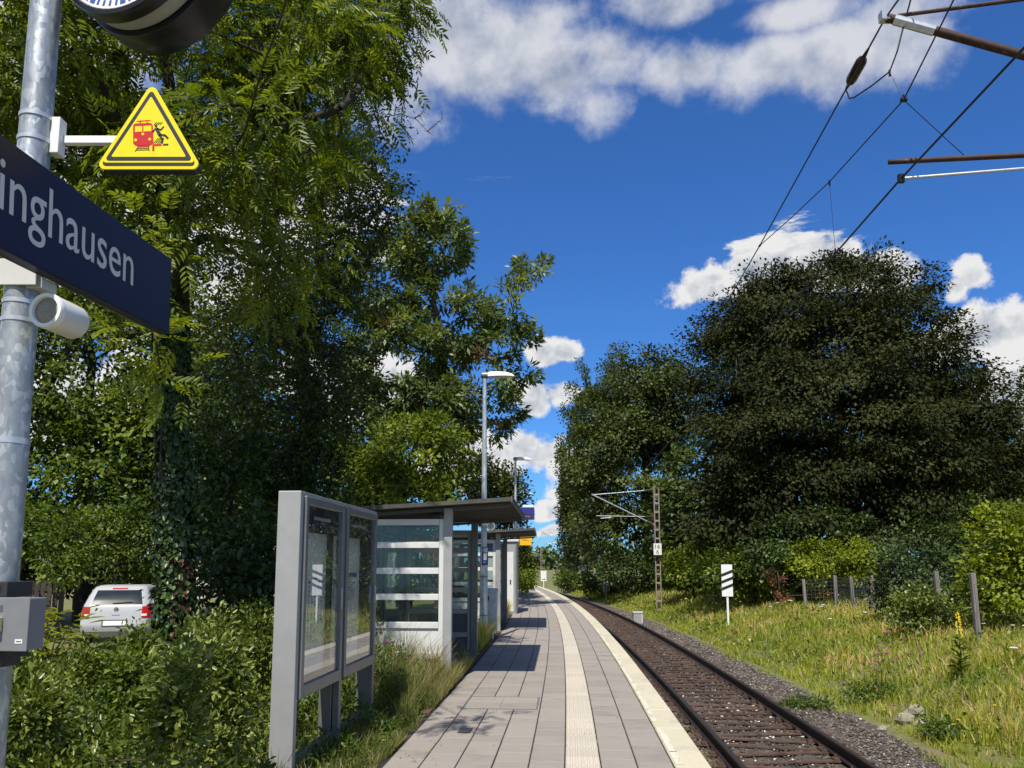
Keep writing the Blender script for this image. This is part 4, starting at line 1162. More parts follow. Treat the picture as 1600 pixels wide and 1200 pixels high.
# ------------------------------------------------------------------ overhead line
def lattice(e, H, w=.24, d=.2, z0=-.9, step=.46):
    for sx in (-1, 1):
        m = MB(); m.box(sx * w / 2 - .02, sx * w / 2 + .02, -d / 2, d / 2, z0, H); m.build('upright', m_lattice, e)
    z = z0 + .3
    while z < H - .05:
        m = MB(); m.box(-w / 2 + .021, w / 2 - .021, -d / 2 + .004, -d / 2 + .016, z, z + .08); m.build('batten', m_lattice, e)
        m = MB(); m.box(-w / 2 + .021, w / 2 - .021, d / 2 - .016, d / 2 - .004, z, z + .08); m.build('batten', m_lattice, e); z += step
    m = MB(); m.box(-w / 2 - .02, w / 2 + .02, -d / 2 - .01, d / 2 + .01, H, H + .02); m.build('cap', m_lattice, e)
    m = MB(); m.box(-.3, .3, -.3, .3, z0 - .25, z0 + .05); m.build('footing', m_conc, e)
def cantilever(e, inv, tip, mlow, mtop, steady0, steady1, arm_end, sc=1.0, mt=None):
    mt = mt or m_rust
    """all in world coordinates; inv takes them to the mast"""
    T = lambda p: inv @ Vector(p)
    tip, mlow, mtop, steady0, steady1, arm_end = map(Vector, (tip, mlow, mtop, steady0, steady1, arm_end))
    m = MB(); m.tube([T(tip), T(tip.lerp(mlow, .5)), T(mlow)], .031 * sc, 12); m.build('cantilever_tube', mt, e, smooth=True)
    m = MB(); m.tube([T(tip + (mtop - tip) * .02), T(mtop)], .014 * sc, 8); m.build('top_tie', mt, e, smooth=True)
    m = MB(); m.tube([T(steady0), T(steady1)], .019 * sc, 10); m.build('steady_tube', mt, e, smooth=True)
    hang = steady0.lerp(steady1, .40) if sc == 1 else steady0.lerp(steady1, .25)
    m = MB(); m.tube([T(hang + Vector((0, 0, -.07))), T(arm_end)], .010 * sc, 8); m.build('registration_arm', m_strap, e, smooth=True)
    m = MB(); m.box(-.03, .03, -.02, .02, -.10, .03); m.v = [tuple(T(hang + Vector(p))) for p in m.v]; m.build('arm_bracket', m_strap, e, bevel=.004)
    m = MB(); m.tube([T(tip + (mlow - tip) * .015), T(tip + (mlow - tip) * .085)], .036 * sc, 10); m.box(-.04, .04, -.03, .03, -.03, .04); b0 = len(m.v) - 8
    m.v[b0:] = [tuple(T(tip + Vector(p))) for p in m.v[b0:]]; m.build('end_clamp', m_strap, e)
    m = MB(); m.box(-.02, .02, -.015, .015, -.03, .03); m.v = [tuple(T(arm_end + Vector(p))) for p in m.v]; m.build('wire_clamp', m_wire, e)
    m = MB(); q = tip.lerp(mlow, .62); m.tube([T(q), T(steady1.lerp(steady0, .12))], .008 * sc, 6); m.build('support_strut', m_rust, e)
    for (a, b) in ((mlow, tip), (mtop, tip), (steady1, steady0)):
        m = MB(); n = 7; dirv = (b - a).normalized()
        for i in range(n):
            m.tube([T(a + dirv * (.10 + .05 * i)), T(a + dirv * (.125 + .05 * i))], .06 * min(sc, 1.2), 10)
        m.tube([T(a), T(a + dirv * .5)], .03, 8); m.build('insulator', m_insul, e, smooth=False)
tipN = AY(1384, 27, 5.3); steN = AY(1388, 253, 5.3); armN = AY(1408, 279, 5.3)
MN = TP(5.0, -5.05, -.9)
mN = empty('catenary_mast', (MN.x, MN.y, -.1)); lattice(mN, 6.6)
invN = Matrix.Translation((-MN.x, -MN.y, .1))
slopeN = (AY(1600, 118, 5.3).z - tipN.z) / (AY(1600, 118, 5.3).x - tipN.x)
xm = MN.x - .12
cantilever(mN, invN, tipN, (xm, MN.y, tipN.z + slopeN * (xm - tipN.x)), (xm, MN.y, AY(1600, 18, 5.3).z + .02), steN, (xm + .0, MN.y, AY(1600, 259, 5.3).z - .12), armN)
tag(mN, 'overhead line mast whose brown cantilever tubes reach in at top right', 'mast', 'overhead line masts')
def far_mast(Y, px, top_py, tip_px, tip_py, label, km=None):
    base = AY(px, 930, Y); top = AY(px, top_py, Y)
    e = empty('catenary_mast', (base.x, Y, -.1)); lattice(e, top.z + .1)
    inv = Matrix.Translation((-base.x, -Y, .1))
    tip = AY(tip_px, tip_py, Y)
    k = (px - tip_px) / 103
    st = AY(tip_px + 6 * k, tip_py + 33 * k, Y); x = base.x - .13
    cantilever(e, inv, tip, (x, Y, AY(px, top_py + 57 * k, Y).z), (x, Y, top.z - .08), st, (x, Y, st.z - .05), AY(tip_px + 12 * k, tip_py + 37 * k, Y), 1.05, m_galv2)
    if km: pass
    tag(e, label, 'mast', 'overhead line masts')
    return e, tip, AY(tip_px + 12 * k, tip_py + 37 * k, Y)
mA, tipA, armA = far_mast(42, 1029, 763, 926, 773, 'rusty lattice mast with the white kilometre plate')
mB, tipB, armB = far_mast(82, 896, 828, 848, 832, 'distant lattice mast left of the tall poplars')
mC, tipC, armC = far_mast(135, 846, 855, 826, 862, 'farthest thin lattice mast near the horizon')
def km_plate():
    Y = 41.7; a, b = AY(1021.5, 867, Y), AY(1033.5, 849, Y)
    e = empty('kilometre_plate', ((a.x + b.x) / 2, Y, a.z)); w = (b.x - a.x) / 2; h = b.z - a.z
    m = MB(); m.box(-w, w, 0, .02, 0, h); p = m.build('plate', m_white, e)
    place_text('upper_number', '16', .3, m_black, p, (-w * .62, -.002, h * .54), (1, 0, 0), (0, 0, 1), width=w * 1.25, height=h * .36)
    place_text('lower_number', '6', .3, m_black, p, (-w * .3, -.002, h * .09), (1, 0, 0), (0, 0, 1), width=w * .6, height=h * .36)
    m = MB(); m.box(-.05, .05, .02, .2, h * .4, h * .6); m.build('bracket', m_lattice, e)
    tag(e, 'white kilometre plate with numbers 16 and 6 on lattice mast', 'sign')
km_plate()
def wires():
    def sagline(a, b, sag, n=14): 
        a = Vector(a); b = Vector(b)
        return [a.lerp(b, i / n) - Vector((0, 0, 4 * sag * (i / n) * (1 - i / n))) for i in range(n + 1)]
    back = Vector((1.5, -25, 0))
    pts = [Vector((1.9, -24, armN.z + .04))] + [armN] + sagline(armN, armA, .04)[1:] + sagline(armA, armB, .05)[1:] + sagline(armB, armC, .05)[1:]
    m = MB(); m.tube(pts, [.0075] * 16 + [.009] * (len(pts) - 16), 6); o = m.build('contact_wire', m_wire); tag(o, 'thick lower contact wire of the overhead line above the track', 'wire')
    J = AY(1187, 384, 8.78)
    seg1 = [J.lerp(tipA, i / 10) - Vector((0, 0, 4 * .55 * (i / 10) * (1 - i / 10))) for i in range(11)]
    pts = [Vector((1.9, -24, 4.9)), Vector((2.3, -8, 4.75)), Vector((2.6, 1.9, 5.20)), tipN] + seg1 + sagline(tipA, tipB, .7, 10)[1:] + sagline(tipB, tipC, .7, 10)[1:]
    m = MB(); m.tube(pts, .0065, 6); ms = m.build('messenger_wire', m_wire); tag(ms, 'thin upper messenger wire with sausage-shaped insulator over the track', 'wire')
    # elongated insulator body on the messenger
    a, b = AY(1357, 68, 5.6), AY(1327, 130, 5.95)
    a = tipN.lerp(J, .09); b = tipN.lerp(J, .225)
    ml = []
    for t, r in ((0, .008), (.12, .014), (.2, .016), (.26, .036), (.32, .043), (.72, .043), (.8, .034), (.86, .016), (1, .009)): ml.append((a.lerp(b, t), r))
    m = MB(); m.tube([p for p, r in ml], [r for p, r in ml], 14); m.build('insulator', m_insul, ms, smooth=True)
    jl = [b, AY(1327, 154, 5.9), AY(1335, 152, 5.8), AY(1362, 134, 5.55), AY(1390, 112, 5.35), AY(1402, 80, 5.3), AY(1412, 40, 5.28), AY(1425, -8, 5.2), AY(1440, -60, 5.0)]
    m = MB(); m.tube(jl, .006, 6); m.build('jumper_cable', m_wire, ms)
    low = AY(1412, 156, 5.2); pre = AY(1490, 0, 4.48); far_ = Vector((2.6, 1.9, 5.20))
    d1 = AY(1296, 284, 6.62)
    m = MB(); m.tube([J, J.lerp(d1, .5) - Vector((0, 0, .01)), d1, low, pre, far_], .005, 6); st = m.build('stitch_wire', m_wire, None); tag(st, 'thin stitch wire slung below the messenger wire near the cantilever', 'wire')
    def dropper(a, b, par):
        m = MB(); m.tube([a, b], .0022, 5); m.tube([a + Vector((0, 0, .012)), a - Vector((0, 0, .035))], .009, 6); m.tube([b + Vector((0, 0, .035)), b - Vector((0, 0, .01))], .009, 6); m.build('dropper', m_wire, par)
    def on_contact(Y):
        t = (Y - armN.y) / (armA.y - armN.y); return armN.lerp(armA, t)
    dropper(d1, on_contact(6.62), st)
    dropper(AY(1390, 112, 5.35), low, st)
    m = MB(); q = AY(1512, 248, 5.28); m.tube([low, q], .003, 5); m.tube([low - Vector((.02, 0, .0)), low + Vector((.02, 0, 0))], .016, 8); m.tube([J - Vector((0, .015, .0)), J + Vector((0, .015, 0))], .013, 8); m.build('stay_wire', m_wire, st)
    dropper(far_.lerp(pre, .75) + Vector((0, 0, .0)), Vector((2.66, 3.75, armN.z + .01)), st)
    for Y in (14, 20, 26, 32, 38):
        i = (Y - J.y) / (tipA.y - J.y); p = J.lerp(tipA, i) - Vector((0, 0, 4 * .55 * i * (1 - i)))
        dropper(p, on_contact(Y), ms)
wires()

# ------------------------------------------------------------------ line-side signs and posts
def zg(p): 
    n = (edge_x(p.y) - p.x)
    return ground_z(p.y, n)
def striped_board(px, Y, top, bot, foot, hw, label, white=True):
    a, b = AY(px, bot, Y), AY(px, top, Y)
    e = empty('striped_signal_board', (a.x, Y, zg(a))); k = ZC(px, bot, Y) / F; w = hw * k
    z0, z1 = a.z - zg(a), b.z - zg(a); H = z1 - z0
    m = MB(); m.box(-w, w, 0, .02, z0, z1); p = m.build('plate', m_white if white else m_conc, e)
    for i in range(3):
        zc = z0 + H * (.235 + i * .215)
        m = MB(); m.prism([(-w, zc - H * .055), (w, zc + H * .08), (w, zc + H * .175), (-w, zc + H * .04)], -.003, -.001, lambda u, v, d: Vector((u, d, v))); m.build('black_stripe', m_black, p)
    m = MB(); m.box(-.035, .035, .02, .07, -.3, z1 - .1); m.build('post', m_white if white else m_conc, e)
    tag(e, label, 'sign', 'striped approach boards')
striped_board(1137, 30, 882, 932, 973, 8.6, 'white board with three slanted black stripes on post in grass')
striped_board(912, 66, 887, 907, 925, 4.8, 'smaller distant striped board in the shade left of the mast')
def small_things():
    Y = 36; a = AY(996, 943, Y); e = empty('cable_cabinet', (a.x, Y, zg(a)))
    m = MB(); m.box(-.2, .2, -.14, .14, 0, .55); m.build('housing', m_conc, e, bevel=.01)
    m = MB(); m.box(-.22, .22, -.16, .16, .55, .60); m.build('lid', m_white_alu, e, bevel=.008)
    m = MB(); m.box(.15, .19, -.145, -.141, .1, .5); m.build('hinge_strip', m_white_alu, e)
    tag(e, 'low grey concrete cable cabinet in the grass beside the track', 'cabinet')
    Y = 58; a = AY(947, 915, Y); e = empty('trackside_box', (a.x, Y, zg(a)))
    m = MB(); m.tube([(0, 0, -.1), (0, 0, .75)], .05, 8); m.build('post', m_conc, e)
    m = MB(); m.box(-.22, .22, -.12, .12, .75, 1.5); m.build('housing', m_conc, e, bevel=.02)
    tag(e, 'grey box on a post in the shade under the tall trees', 'box')
    Y = 92; a = AY(849.5, 908, Y); e = empty('trackside_sign', (a.x, Y, zg(a)))
    m = MB(); m.tube([(0, 0, -.1), (0, 0, 1.5)], .05, 8); m.build('post', m_white, e)
    m = MB(); m.box(-.32, .32, -.03, -.0, .95, 2.1); m.build('plate', m_white, e)
    m = MB(); m.box(-.2, .2, -.034, -.031, 1.1, 1.2); m.build('black_mark', m_black, e)
    tag(e, 'small white sign on a post far along the curved track', 'sign')
small_things()
def wood_fence():
    posts = [(1255, 905, 30.5), (1304, 899, 29.5), (1329, 901, 27.5), (1361, 899, 25.5), (1462, 893, 20.5), (1519, 895, 17.5), (1700, 880, 13)]
    e = empty('wire_fence', (11, 24, 0))
    tops = []
    for (px, top, Y) in posts:
        p = AY(px, top, Y); z = zg(p) - .15; lean = Vector((random.uniform(-.07, .05), random.uniform(-.05, .05), 0))
        b = Vector((p.x, Y, z))
        m = MB(); w = .068
        m.bar(b - e.location - lean, p - e.location, w * 1.5, w * 1.5); m.build('post', m_wood, e, bevel=.008); tops.append((p, b))
    for k_, ((p, b), (p2, b2)) in enumerate(zip(tops, tops[1:])):
        m = MB(); mesh = k_ < 3
        for i in range(9 if mesh else 3):
            t = .15 + i * (.1 if mesh else .35); m.tube([b.lerp(p, t) - e.location, b2.lerp(p2, t) - e.location], .0035, 4, False)
        L_ = (p2 - p).length; n = int(L_ / .16) if mesh else 0
        for i in range(1, n):
            q = i / n; m.tube([b.lerp(b2, q) + Vector((0, 0, .2)) - e.location, p.lerp(p2, q) + Vector((0, 0, -.05)) - e.location], .003, 4, False)
        m.build('mesh_panel', pm('fence_wire', (.20, .21, .20), (.13, .14, .13), 20, .6, .4), e)
    tag(e, 'weathered wooden post and wire fence along the grassy bank', 'fence')
wood_fence()
def rocks():
    for i, (px, py, Y, r, lb) in enumerate(((1412, 1062, 13.4, .13, 'pale lump of stone low in the grass bank, leftmost'), (1428, 1056, 13.6, .15, 'largest pale stone in the grass bank below the pink flowers'),
                                      (1376, 1078, 13.0, .07, 'small pale stone nearest the ballast in the bank'), (1450, 1100, 12.4, .10, 'pale stone in the grass just above the ballast'), (1440, 1075, 13.0, .09, 'pale flat stone in dry grass near the yellow mullein'))):
        p = AY(px, py, Y); z = zg(p)
        o = empty('pale_stone')
        bpy.data.objects.remove(o)
        V = []; F_ = []
        for a in range(5):
            for b in range(9):
                th = math.pi * (a + .5) / 5; ph = 2 * math.pi * b / 9; q = r * random.uniform(.75, 1.2)
                V.append((q * 1.3 * math.sin(th) * math.cos(ph), q * math.sin(th) * math.sin(ph), q * .8 * math.cos(th)))
        for a in range(4):
            for b in range(9): F_.append((a * 9 + b, (a + 1) * 9 + b, (a + 1) * 9 + (b + 1) % 9, a * 9 + (b + 1) % 9))
        F_ += [tuple(range(9)), tuple(reversed(range(36, 45)))]
        m = MB(); m.add(V, F_); ob = m.build('pale_stone', m_limestone); ob.location = (p.x, Y, z + r * .4); tag(ob, lb, 'stone', 'pale stones in the bank')
rocks()

# ------------------------------------------------------------------ parked car (rear towards the platform)
def car():
    Y = 19.0; c = AY(178, 985, Y)
    e = empty('parked_car', (c.x, Y, -.30), R(15))
    e.scale = (.93, .95, .99)
    # horizontal slices: z, rear y, front y, half width
    S = [(.22, .10, 3.60, .74), (.32, .02, 3.70, .80), (.50, -.02, 3.72, .825), (.62, .02, 3.70, .83), (.78, .05, 3.62, .825), (.90, .09, 3.35, .81), (.97, .12, 2.75, .79), (1.15, .24, 2.45, .725), (1.30, .36, 2.15, .665), (1.38, .46, 1.95, .62), (1.42, .62, 1.75, .54)]
    def slice_pts(z, yr, yf, hw, n=8, rr=.22):
        pts = []
        for (cx, cy, a0) in ((hw - rr, yr + rr, -90), (hw - rr, yf - rr, 0), (-hw + rr, yf - rr, 90), (-hw + rr, yr + rr, 180)):
            for k in range(n + 1):
                a = R(a0 + 90 * k / n); pts.append((cx + rr * math.cos(a), cy + rr * .8 * math.sin(a) , z))
        return pts
    V = []
    for s in S: V += slice_pts(*s)
    k = len(V) // len(S); Fs = [(i * k + j, i * k + (j + 1) % k, (i + 1) * k + (j + 1) % k, (i + 1) * k + j) for i in range(len(S) - 1) for j in range(k)]
    Fs += [tuple(reversed(range(k))), tuple((len(S) - 1) * k + j for j in range(k))]
    m = MB(); m.add(V, Fs); m.build('body', m_carw, e, smooth=True)
    def sl(z):
        for a, b in zip(S, S[1:]):
            if z <= b[0]:
                t = (z - a[0]) / (b[0] - a[0]); return [a[i] + (b[i] - a[i]) * t for i in range(4)]
        return S[-1]
    def rear(x, z, off):
        s = sl(z); rr = .22; hw = s[3]; y = s[1] + rr - rr * .8
        if abs(x) > hw - rr:
            q = min(1, (abs(x) - hw + rr) / rr); y = s[1] + rr - rr * .8 * math.sqrt(max(0, 1 - q * q))
        return (x, y - off, z)
    def rear_panel(name, x0, x1, z0, z1, mat, off=.008, top_in=0.0, nx=10, nz=4, par=e):
        m = MB(); V = []
        for j in range(nz + 1):
            z = z0 + (z1 - z0) * j / nz; t = j / nz
            for i in range(nx + 1):
                a = x0 + top_in * t * (1 if x0 < 0 else 0); b = x1 - top_in * t * (1 if x1 > 0 else 0)
                V.append(rear(a + (b - a) * i / nx, z, off))
        w = nx + 1
        m.add(V, [(j * w + i, j * w + i + 1, (j + 1) * w + i + 1, (j + 1) * w + i) for j in range(nz) for i in range(nx)]); return m.build(name, mat, par, smooth=True)
    rw = rear_panel('rear_window', -.60, .60, .98, 1.31, m_carglass, .010, .09)
    m = MB(); a = rear(-.1, 1.0, .02); b = rear(.36, 1.03, .022); m.tube([a, b], .012, 6); m.build('wiper', m_black, rw)
    for sg in (-1, 1):
        x0, x1 = (.60, .80) if sg > 0 else (-.80, -.60)
        t = rear_panel('tail_light', x0, x1, .66, .93, m_tail, .010, 0)
        rear_panel('reverse_lens', x0 + (.0 if sg > 0 else .08), x1 - (.08 if sg > 0 else 0), .71, .76, m_white, .014, 0, 4, 1, t)
    bp = rear_panel('bumper', -.80, .80, .36, .58, m_carw, .035, 0)
    rear_panel('number_plate', -.26, .26, .50, .60, m_white, .048, 0, 6, 1)
    rear_panel('plate_recess', -.30, .30, .48, .63, m_darkpanel, .044, 0, 6, 1)
    rear_panel('brake_light_strip', -.18, .18, 1.335, 1.36, m_tail, .012, 0, 4, 1)
    m = MB(); cc = Vector(rear(0, .86, .012)); m.tube([cc + Vector((.05 * math.cos(a), 0, .05 * math.sin(a))) for a in np.linspace(0, 2 * math.pi, 17)], .008, 6, False)
    for p, q in (((-.032, .03), (-.014, -.03)), ((-.014, -.03), (0, 0)), ((0, 0), (.014, -.03)), ((.014, -.03), (.032, .03)), ((-.014, .045), (0, .008)), ((.014, .045), (0, .008))):
        m.bar(cc + Vector((p[0], 0, p[1])), cc + Vector((q[0], 0, q[1])), .008)
    m.build('emblem', m_chrome, e)
    m = MB(); m.box(-.12, .06, -.0, .02, -.012, .012); cc = Vector(rear(0, .74, .01)); m.v = [tuple(Vector(p) + cc - Vector((-.03, 0.0, 0))) for p in m.v]; m.build('tailgate_handle', m_carw, e)
    # side glass
    for sg in (-1, 1):
        m = MB(); V = []
        for z in (1.0, 1.15, 1.30):
            s = sl(z); V += [(sg * (s[3] + .006), s[1] + .30, z), (sg * (s[3] + .006), s[1] + .3 + (s[2] - s[1] - .6) * .45, z), (sg * (s[3] + .006), s[2] - .3, z)]
        m.add(V, [(0, 1, 4, 3), (1, 2, 5, 4), (3, 4, 7, 6), (4, 5, 8, 7)]); m.build('side_window', m_carglass, e)
        m = MB(); m.box(sg * .86 - .06, sg * .86 + .06, 2.35, 2.45, .96, 1.08); m.build('wing_mirror', m_carw, e, bevel=.02)
        for yy in (.68, 2.98):
            w = empty('wheel', (sg * .74, yy, .29)); w.parent = e
            m = MB(); m.tube([(-.085, 0, 0), (-.07, 0, 0), (.07, 0, 0), (.085, 0, 0)], [.26, .29, .29, .26], 24); m.build('tyre', m_dark, w, smooth=True)
            m = MB(); m.tube([(sg * .086, 0, 0), (sg * .09, 0, 0)], .18, 16); m.build('rim', m_chrome, w)
    m = MB(); m.box(-.2, -.19, .80, .82, 1.42, 1.6); m.build('aerial', m_black, e)
    tag(e, 'white hatchback car parked behind the shrubs, rear facing the platform', 'car')
car()

# ------------------------------------------------------------------ house behind the trees
def house():
    e = empty('red_roofed_house', (-15.5, 52, -.5), R(12))
    m = MB(); m.box(-6, 6, 0, 9, 0, 4.6); m.build('wall', m_cream_wall, e)
    m = MB(); m.prism([(-6, 4.6), (6, 4.6), (0, 8.8)], .002, 8.998, lambda u, v, d: Vector((u, d, v))); m.build('gable', m_cream_wall, e)
    for sg in (-1, 1):
        rf = empty('roof', (0, 0, 0)); rf.parent = e
        n = 9; a = Vector((sg * 6.6, 0, 4.25)); b = Vector((0, 0, 8.95))
        for i in range(n):
            p, q = a.lerp(b, i / n), a.lerp(b, (i + 1) / n + .01)
            m = MB(); nn = Vector((sg * .57, 0, .82)) * .05
            V = [p, q, q + nn * .6, p + nn * 1.6]; m.add([v + Vector((0, -.5, 0)) for v in V] + [v + Vector((0, 9.5, 0)) for v in V], [(0, 1, 2, 3), (7, 6, 5, 4), (0, 4, 5, 1), (1, 5, 6, 2), (2, 6, 7, 3), (3, 7, 4, 0)]); m.build('tile_course', m_tile, rf)
    for (x, z) in ((-3, 1.2), (0, 1.2), (3, 1.2), (-1.5, 5.0), (1.5, 5.0)):
        w = empty('window'); w.parent = e
        m = MB(); m.box(x - .6, x + .6, -.05, -.003, z, z + 1.4); m.build('frame', m_white, w)
        m = MB(); m.box(x - .5, x + .5, -.06, -.051, z + .1, z + 1.3); m.build('pane', m_carglass, w)
    tag(e, 'cream house with red tiled roof half hidden behind the trees', 'house')
house()

# ------------------------------------------------------------------ vegetation
def unit(a): return a / (np.linalg.norm(a, axis=-1, keepdims=True) + 1e-9)
def leaf_geo(C, Dv, Nv, Ln, W, six=False):
    """C base points, Dv leaf axis, Nv normal; returns verts, quads"""
    Dv = unit(Dv); S = unit(np.cross(Nv, Dv)); Nn = np.cross(Dv, S)
    L1 = Ln[:, None]; W1 = W[:, None] * .5
    if six:
        P = [C, C + Dv * L1 * .32 + S * W1 + Nn * W1 * .35, C + Dv * L1 * .68 + S * W1 * .8 + Nn * W1 * .25, C + Dv * L1 - Nn * L1 * .10, C + Dv * L1 * .68 - S * W1 * .8 + Nn * W1 * .25, C + Dv * L1 * .32 - S * W1 + Nn * W1 * .35]
        V = np.stack(P, 1).reshape(-1, 3); b = np.arange(len(C)) * 6
        Fq = np.stack([np.stack([b, b + 1, b + 2, b + 3], 1), np.stack([b, b + 3, b + 4, b + 5], 1)], 1).reshape(-1, 4)
        return V, Fq, 2
    P = [C, C + Dv * L1 * .45 + S * W1 + Nn * W1 * .3, C + Dv * L1, C + Dv * L1 * .45 - S * W1 + Nn * W1 * .3]
    V = np.stack(P, 1).reshape(-1, 3); b = np.arange(len(C)) * 4
    return V, np.stack([b, b + 1, b + 2, b + 3], 1), 1
def leaf_obj(name, mat, parent, C, Dv, Nv, Ln, W, tint, six=False):
    V, Fq, k = leaf_geo(C, Dv, Nv, Ln, W, six)
    if parent is not None: V = V - np.array(parent.location)
    me = np_mesh(name, V, Fq, np.repeat(tint, k))
    return link(name, me, mat, parent)
def pinnate(C, Dv, Nv, Ln, pairs=5, lw=.30, ll=.36):
    """compound leaves -> leaflet arrays"""
    Dv = unit(Dv); S = unit(np.cross(Nv, Dv)); Nn = np.cross(Dv, S)
    Cs, Ds, Ns, Ls = [], [], [], []
    for i in range(pairs):
        t = .28 + .66 * i / (pairs - 1)
        base = C + Dv * (Ln * t)[:, None] - Nn * (Ln * .22 * t * t)[:, None]
        for sg in (-1, 1):
            d = unit(Dv * .62 + S * sg * .85 - Nn * .18 + rng.normal(0, .10, C.shape))
            Cs.append(base); Ds.append(d); Ns.append(Nn + S * sg * .25 + rng.normal(0, .12, C.shape)); Ls.append(Ln * ll * (1 - .25 * abs(t - .6)))
    Cs.append(C + Dv * Ln[:, None] - Nn * (Ln * .22)[:, None]); Ds.append(Dv - Nn * .35); Ns.append(Nn); Ls.append(Ln * ll * 1.05)
    return np.concatenate(Cs), np.concatenate(Ds), np.concatenate(Ns), np.concatenate(Ls)
def E(px, py, Y, rpx, rpy, rd, w=1.0):
    c = AY(px, py, Y); k = ZC(px, py, Y) / F
    return (np.array(c), np.array((rpx * k, rd, rpy * k)), w)
def sample_ells(ells, n, lo=.45, zmin=None):
    w = np.array([e[2] * (e[1][0] * e[1][1] * e[1][2]) ** (2 / 3) for e in ells]); w /= w.sum()
    idx = rng.choice(len(ells), n, p=w)
    d = unit(rng.normal(0, 1, (n, 3))); r = rng.uniform(lo ** 3, 1, n) ** (1 / 3)
    C = np.array([e[0] for e in ells])[idx]; Rr = np.array([e[1] for e in ells])[idx]
    P = C + d * Rr * r[:, None]
    return P, unit(d / Rr), idx
def wood(base, targets, r0, trunk_pts, jitter=.12, step=.7, rmin=.006, expo=.5):
    """branch skeleton: every target is joined to the nearest point of the growing tree"""
    nodes = [Vector(p) for p in trunk_pts]; par = [-1] + list(range(len(nodes) - 1))
    cen = np.array(trunk_pts[len(trunk_pts) // 2])
    order = np.argsort(np.linalg.norm(targets - np.array(trunk_pts[-1]) * .5 - cen * .5, axis=1))
    arr = np.array([list(p) for p in nodes]); leafs = []
    for i in order:
        t = targets[i]
        dv = t - arr
        cost = np.linalg.norm(dv, axis=1) + np.maximum(0, -dv[:, 2]) * .8
        if len(trunk_pts) > 2: cost[:max(1, len(trunk_pts) // 3)] += 3.0
        k = int(np.argmin(cost)); a = Vector(arr[k]); b = Vector(t)
        n = max(1, int((b - a).length / step)); prev = k
        newn = []
        for j in range(1, n + 1):
            q = a.lerp(b, j / n)
            if j < n: q += Vector(rng.normal(0, jitter * step, 3)) + Vector((0, 0, .10 * (b - a).length * math.sin(math.pi * j / n) * .6))
            nodes.append(q); par.append(prev); prev = len(nodes) - 1; newn.append(list(q))
        arr = np.vstack([arr, np.array(newn)]); leafs.append(prev)
    cnt = np.zeros(len(nodes))
    for l in leafs: cnt[l] += 1
    for i in range(len(nodes) - 1, 0, -1): cnt[par[i]] += cnt[i]
    cnt = np.maximum(cnt, .5); rad = r0 * (cnt / cnt[0]) ** expo; rad = np.maximum(rad, rmin)
    for i in range(len(trunk_pts)): rad[i] = max(rad[i], r0 * (1 - .6 * i / len(trunk_pts)))
    rad[0] *= 1.25
    return nodes, par, rad
def wood_mesh(name, nodes, par, rad, mat, parent, sides=6):
    off = Vector(parent.location)
    A = np.array([list(nodes[par[i]]) for i in range(1, len(nodes))]); B = np.array([list(nodes[i]) for i in range(1, len(nodes))])
    ra = np.array([min(rad[par[i]], rad[i] * 1.35) if True else 0 for i in range(1, len(nodes))]); rb = np.array([rad[i] for i in range(1, len(nodes))])
    T = unit(B - A); ref = np.where(np.abs(T[:, 2:3]) < .9, np.array([[0, 0, 1.]]), np.array([[1., 0, 0]]))
    X = unit(np.cross(T, ref)); Yv = np.cross(T, X)
    B = B + T * (rb * .35)[:, None]
    an = np.arange(sides) * 2 * math.pi / sides
    ringd = X[:, None, :] * np.cos(an)[None, :, None] + Yv[:, None, :] * np.sin(an)[None, :, None]
    V = np.concatenate([A[:, None, :] + ringd * ra[:, None, None], B[:, None, :] + ringd * rb[:, None, None]], 1).reshape(-1, 3) - np.array(off)
    b = (np.arange(len(A)) * 2 * sides)[:, None]; k = np.arange(sides)[None]; k2 = (k + 1) % sides
    Fq = np.stack([b + k, b + k2, b + sides + k2, b + sides + k], -1).reshape(-1, 4)
    me = np_mesh(name, V, Fq); return link(name, me, mat, parent, smooth=True)
